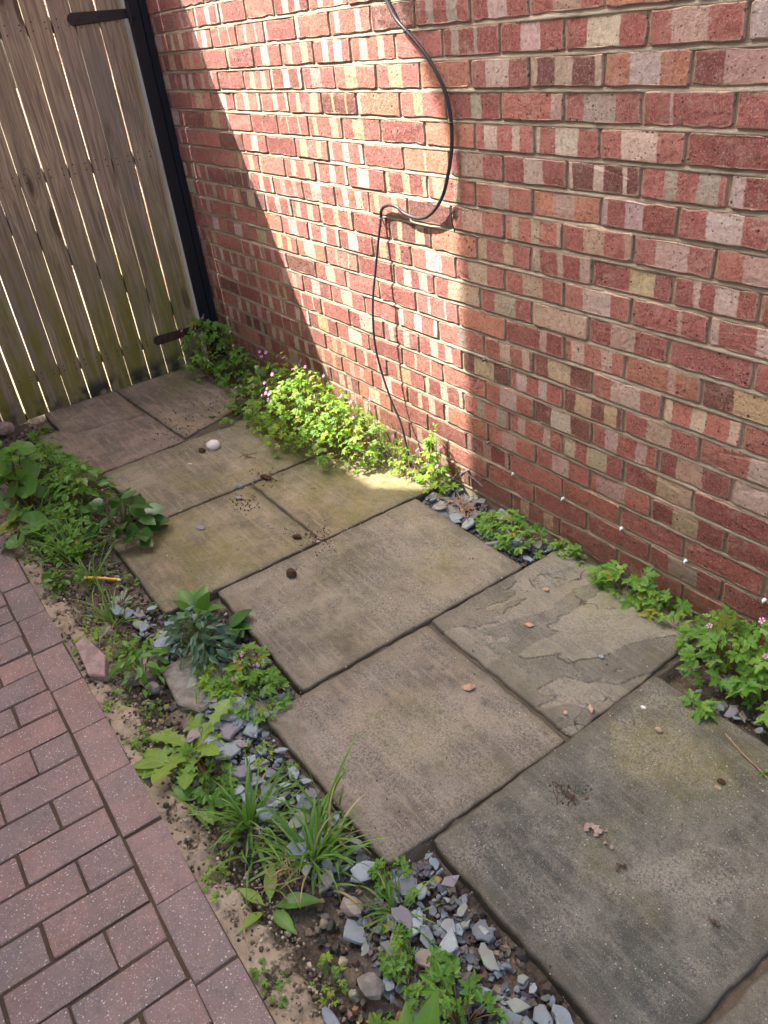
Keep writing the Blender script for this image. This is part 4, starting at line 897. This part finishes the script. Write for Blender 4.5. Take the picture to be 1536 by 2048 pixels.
bushy('herb_robert','single small sprig lying on the dark slab below the large plant','plant',.385,-.285,.035,.02,.02,7,LR,.036,z0=0,wall=False)
bushy('herb_robert','tiny weed on the far right of the dark slab','plant',.60,-.335,.012,.012,.012,4,LR,.018,z0=0,wall=False)
grass('few thin grass blades standing against the wall between two white vents',.06,-.03,5,.75,.012,GB[:2]+GB[5:6])
# --- the bed along the block edging, from the gate to the near end
g1=bushy('tall_weed','tall round leaved plant at the left edge with a brown stem','plant',-1.98,-1.30,.13,.09,.32,26,RL,.078,wall=False,stem='redstem',thick=.003,fill=.1,tilt=.35)
bushy('herb_robert','dense small leaved weeds behind the tall round leaved plant','plant',-2.05,-1.14,.24,.10,.17,130,LR,.036,wall=False,stem='greenstem')
bushy('lady_mantle','round leaved plant in front of the tall one touching the blocks','plant',-1.66,-1.37,.09,.055,.17,12,RL,.085,wall=False,stem='greenstem',fill=.1)
bushy('leafy_weed','mid green bushy weed beside the olive slab edge','plant',-1.80,-1.11,.17,.10,.18,110,LM,.042,wall=False,stem='greenstem')
bushy('spurge','dark glossy broad leaved plant spilling over the algae stained slab','plant',-1.46,-1.06,.17,.10,.15,60,LDk,.072,wall=False,stem='greenstem',thick=.002,fill=.1)
bushy('low_weed','low carpet of small leaves under the glossy plant','plant',-1.60,-1.25,.22,.11,.09,130,LR,.030,wall=False,stem='greenstem')
grass('upright grass tuft between the round leaved plant and the glossy plant',-1.45,-1.26,60,1.05,.032)
grass('fine grass tuft leaning left behind the yellow stick',-1.27,-1.25,40,.85,.022)
grass('grass among the weeds by the tall round leaved plant',-1.80,-1.30,30,.9,.03)
bushy('small_weed','soft green weed beside the block edging left of the yellow stick','plant',-1.30,-1.33,.09,.06,.06,34,LM+RL,.034,wall=False,stem='greenstem')
rosette('small_weed','grey green seedling rosette under the yellow stick','plant',-1.06,-1.22,12,FR,.038,flat=.5)
grass('wiry grass tuft growing by the bare soil patch',-.98,-1.27,34,.85,.018)
rosette('dandelion','pale toothed leaf pair lying flat beside the pink stone','plant',-.89,-1.345,4,FR[:1]+DD[:1],.085,flat=.06,arc=(2.5,5.0),z0=0)
rosette('dandelion','toothed dandelion leaf stretched over the soil toward the slate','plant',-.84,-1.21,4,DD,.10,flat=.12,arc=(-.6,1.6))
bushy('low_weed','yellow green ground cover around the pink stone','plant',-.80,-1.29,.10,.05,.03,52,LS,.017,wall=False,stem='greenstem')
rosette('broad_leaf_weed','weed with an upright oval leaf at the corner of the algae stained slab','plant',-.83,-1.055,9,LM,.085,flat=.6,upn=2)
rosette('broad_leaf_weed','dark pointed leaves lying over the edge of the middle slab','plant',-.70,-1.02,7,LM[:1]+LDk[:1],.085,flat=.45,arc=(-.4,2.0))
bushy('blue_green_weed','dark blue green bushy weed beside the middle slab','plant',-.66,-1.11,.13,.075,.12,170,LB,.038,wall=False,stem='greenstem')
bushy('herb_robert','light green weed over the left edge of the middle slab','plant',-.47,-1.04,.11,.05,.07,48,LR,.030,wall=False,nfl=2)
bushy('leafy_weed','leafy weed growing against the flat concrete fragment','plant',-.70,-1.28,.10,.06,.09,75,LM,.036,wall=False,stem='greenstem')
bushy('yellow_weed','yellow green weed in the middle of the leafy patch','plant',-.50,-1.13,.09,.05,.05,45,LS,.030,wall=False,stem='greenstem')
bushy('herb_robert','fine leaved weed with tiny pink flowers by the joint below the middle slab','plant',-.38,-1.08,.11,.08,.06,90,LR,.024,wall=False,nfl=2)
grass('small grass tuft among the larger slates',-.46,-1.22,18,.42,.012)
rosette('dandelion','pale green dandelion rosette beside the haunch','plant',-.33,-1.28,13,DD,.125,flat=.35,upn=2)
rosette('dandelion','yellow green broad leaf lying on the block edging','plant',-.30,-1.345,3,BROAD[:1],.10,flat=.10,arc=(3.6,4.6),z0=0)
bushy('herb_robert','feathery weed between the dandelion and the big grass tuft','plant',-.22,-1.29,.11,.05,.04,50,LR,.026,wall=False)
rosette('broad_leaf_weed','single crinkled leaf plant between the dandelion and the block edging','plant',-.17,-1.33,5,LM,.07,flat=.3)
grass('large grass tuft sprawling over the block edging',-.05,-1.27,100,.75,.045,GW+GB[2:5])
grass('large grass tuft beside the corner of the pinkish slab',.12,-1.20,110,.72,.045,GW+GB[2:5])
grass('tall broad grass blades standing in front of the pinkish slab',.05,-1.13,16,.95,.016,GW[:2]+GB[:1]+GB[5:6])
rosette('dandelion','bright leaf below the grass tuft on the haunch','plant',.16,-1.33,5,BROAD,.085,flat=.35)
grass('small grass tuft below the corner where two slabs meet',.33,-1.135,42,.62,.016)
bushy('herb_robert','small weed at the near corner of the pinkish slab','plant',.27,-1.10,.05,.03,.05,18,LR,.026,wall=False)
bushy('herb_robert','sparse feathery weed in the black gravel','plant',.44,-1.17,.09,.05,.05,40,LR,.024,wall=False)
bushy('herb_robert','feathery weed with reddish stems beside the near slates','plant',.57,-1.17,.11,.07,.06,55,LR,.028,wall=False,nfl=1)
rosette('dandelion','large upright dandelion with glossy leaves at the bottom edge','plant',.60,-1.29,9,BROAD,.135,flat=.5,upn=4)
rosette('dandelion','toothed dandelion leaves spreading right at the bottom edge','plant',.66,-1.22,7,DD+BROAD[1:],.13,flat=.3,arc=(-1.4,1.8))
bushy('herb_robert','small weed left of the large upright dandelion','plant',.53,-1.30,.07,.045,.05,34,LR,.024,wall=False)
bushy('herb_robert','weed at the bottom edge among the near slates','plant',.74,-1.17,.08,.06,.06,30,LR,.032,wall=False)
bushy('herb_robert','small weed at the foot of the gate by the pink rock','plant',-2.55,-1.08,.10,.05,.05,36,LR,.028,wall=False)
grass('small grass tuft by the gate foot',-2.35,-1.20,22,.8,.02)

for k,(x,y,w_) in enumerate(((-1.15,-1.16,'on the bare soil above the yellow stick'),(-1.00,-1.34,'on the haunch left of the pink stone wedge'),(-.93,-1.13,'beside the smooth oval slate'),(-.20,-1.16,'at the left side of the pinkish slab'),(-.10,-1.14,'in the slates below the pinkish slab'),(.36,-1.31,'on the haunch in the black gravel'),(-.52,-1.31,'on the haunch edge below the concrete fragment'),(.78,-1.08,'against the dark slab edge among the near slates'),(-.44,-1.38,'in a hollow of the haunch beside the dandelion'),(.05,-1.39,'in the haunch under the sprawling grass'),(.30,-1.40,'on the pale haunch near the block edging'),(-.62,-1.385,'between the leafy weed and the block edging'),(-1.55,-1.38,'against the blocks below the glossy plant'),(.08,-1.12,'at the foot of the tall broad grass'))):
    bushy('seedling','tiny green seedlings '+w_,'seedling',x,y,.05,.03,.018,18,LS if k%2 else LR,.014,wall=False,stem='greenstem',thick=.0006)
# ------------------------------------------------------------------ litter
g=MB(); g.tube([(-1.235,-1.275,.015),(-1.205,-1.245,.017)],.0042,8); g.tube([(-1.201,-1.242,.017),(-1.150,-1.192,.012)],.0042,8)
t=thing('stick','yellow painted stick lying on the bare soil beside the grass','stick',(0,0,0)); g.obj('shaft',M['yellow'],t)
g=MB(); g.tube([(-1.150,-1.192,.012),(-1.143,-1.186,.0115)],.0036,8); g.obj('tip',M['white'],t)
def twigs(label,x,y,n_,L,mat,z=.003,flat=True,th=.001,cat='twig',name='twig'):
    g=MB()
    for k in range(n_):
        a=rp.uniform(0,6.28); l=L*rp.uniform(.4,1); c=Vector((x+rp.gauss(0,L*.25),y+rp.gauss(0,L*.15),z+rp.uniform(0,.006))); d=Vector((math.cos(a),math.sin(a),0))*l/2
        g.tube([c-d,c+Vector((rp.gauss(0,.06*L),rp.gauss(0,.06*L),.003)),c+d],th*rp.uniform(.6,1.2),5)
    return tag(g.obj(name,M[mat]),label,cat)
twigs('small heap of dead twigs on the dark foreground slab',.355,-.700,12,.045,'deadleaf')
twigs('dry tangled stalks lying on the slate pocket',-.70,-.095,26,.13,'dry',.012,th=.0014,cat='dry stalks',name='dry_stalks')
g=MB()
for k in range(150):
    x=rp.uniform(-1.95,-.85); y=-rp.uniform(.015,.10); h_=rp.uniform(.08,.24)*(1 if x<-1.2 else .6); a=Vector((x,y,-.01)); b=a+Vector((rp.gauss(0,.03),rp.gauss(-.01,.015),h_)); b.y=min(b.y,-.006)
    g.tube([a,(a+b)/2+Vector((rp.gauss(0,.008),-.004,0)),b],[.0014,.0011,.0006],4)
o=g.obj('dry_stalks',M['dry'],None,'stuff'); tag(o,'thin straw coloured stalks standing between the sunlit plants and the bricks','dry stalks')
twigs('dry stalks at the wall end of the slate pocket',-.38,-.055,12,.09,'dry',.012,th=.0014,cat='dry stalks',name='dry_stalks')
twigs('fine twigs on the slab near the white stone',-1.62,-.47,7,.07,'deadleaf')
twigs('thin twigs beside the cross joint on the algae stained slab',-1.30,-.62,5,.05,'deadleaf')
twigs('dry grass stalks beside the large grass tuft',.12,-1.28,16,.09,'dry',.008,th=.0009,cat='dry stalks',name='dry_stalks')
twigs('reddish dry stalks among the near slates',.66,-1.12,10,.07,'redstem',.008,th=.0012,cat='dry stalks',name='dry_stalks')
g=MB(); g.tube(cr([(.47,-.300,.004),(.53,-.325,.010),(.60,-.340,.006),(.68,-.37,.004)],4),.0013,6); tag(g.obj('twig',M['dry']),'long pale straw lying on the dark slab at the right edge','twig')
g=MB(); g.tube(cr([(.115,-1.40,.012),(.15,-1.385,.006),(.20,-1.40,.004),(.235,-1.41,.005)],4),.0010,6); tag(g.obj('twig',M['dry']),'pale dry stalk curving over the haunch below the big grass tuft','twig')
def crumple(name,label,cat,x,y,n_,s,mat):
    g=MB()
    for k in range(n_):
        c=Vector((x+rp.gauss(0,s*.5),y+rp.gauss(0,s*.4),.003+rp.uniform(0,s*.3))); a=rp.uniform(0,6.28); q=s*rp.uniform(.25,.5)
        p=[c+Vector((math.cos(a+b)*q*k2,math.sin(a+b)*q*k2,rp.uniform(-.0,.004))) for b,k2 in ((0,1),(1.2,.5),(2.4,.9),(3.6,.6),(5,.8))]
        g.add(p+[v-Vector((0,0,.0015)) for v in p],[(0,1,2,3,4),(9,8,7,6,5)]+[(i,5+i,5+(i+1)%5,(i+1)%5) for i in range(5)])
    return tag(g.obj(name,M[mat]),label,cat)
crumple('dried_flower','crumpled pinkish dried flower head on the dark foreground slab','dried flower',.455,-.712,12,.020,'pinkstone')
crumple('dead_leaf','dry curled leaf right of the dried flower head','dead leaf',.50,-.715,2,.014,'pinkstone')
crumple('dead_leaf','dark leaf scraps trailing below the dried flower head','dead leaf',.545,-.735,5,.016,'deadleaf')
crumple('dead_leaf','small dark leaf scraps at the lower end of the dark slab','dead leaf',.73,-.70,4,.016,'deadleaf')
crumple('dead_leaf','black leaf scrap on the slab beside the slate pocket','dead leaf',-.455,-.28,2,.010,'deadleaf')
crumple('dead_leaf','pale leaf fragment caught in the joint of the algae stained slab','dead leaf',-.885,-.575,3,.022,'pinkstone')
crumple('dead_leaf','dark leaf fragment on the joint above the algae stained slab','dead leaf',-1.20,-.42,2,.012,'deadleaf')
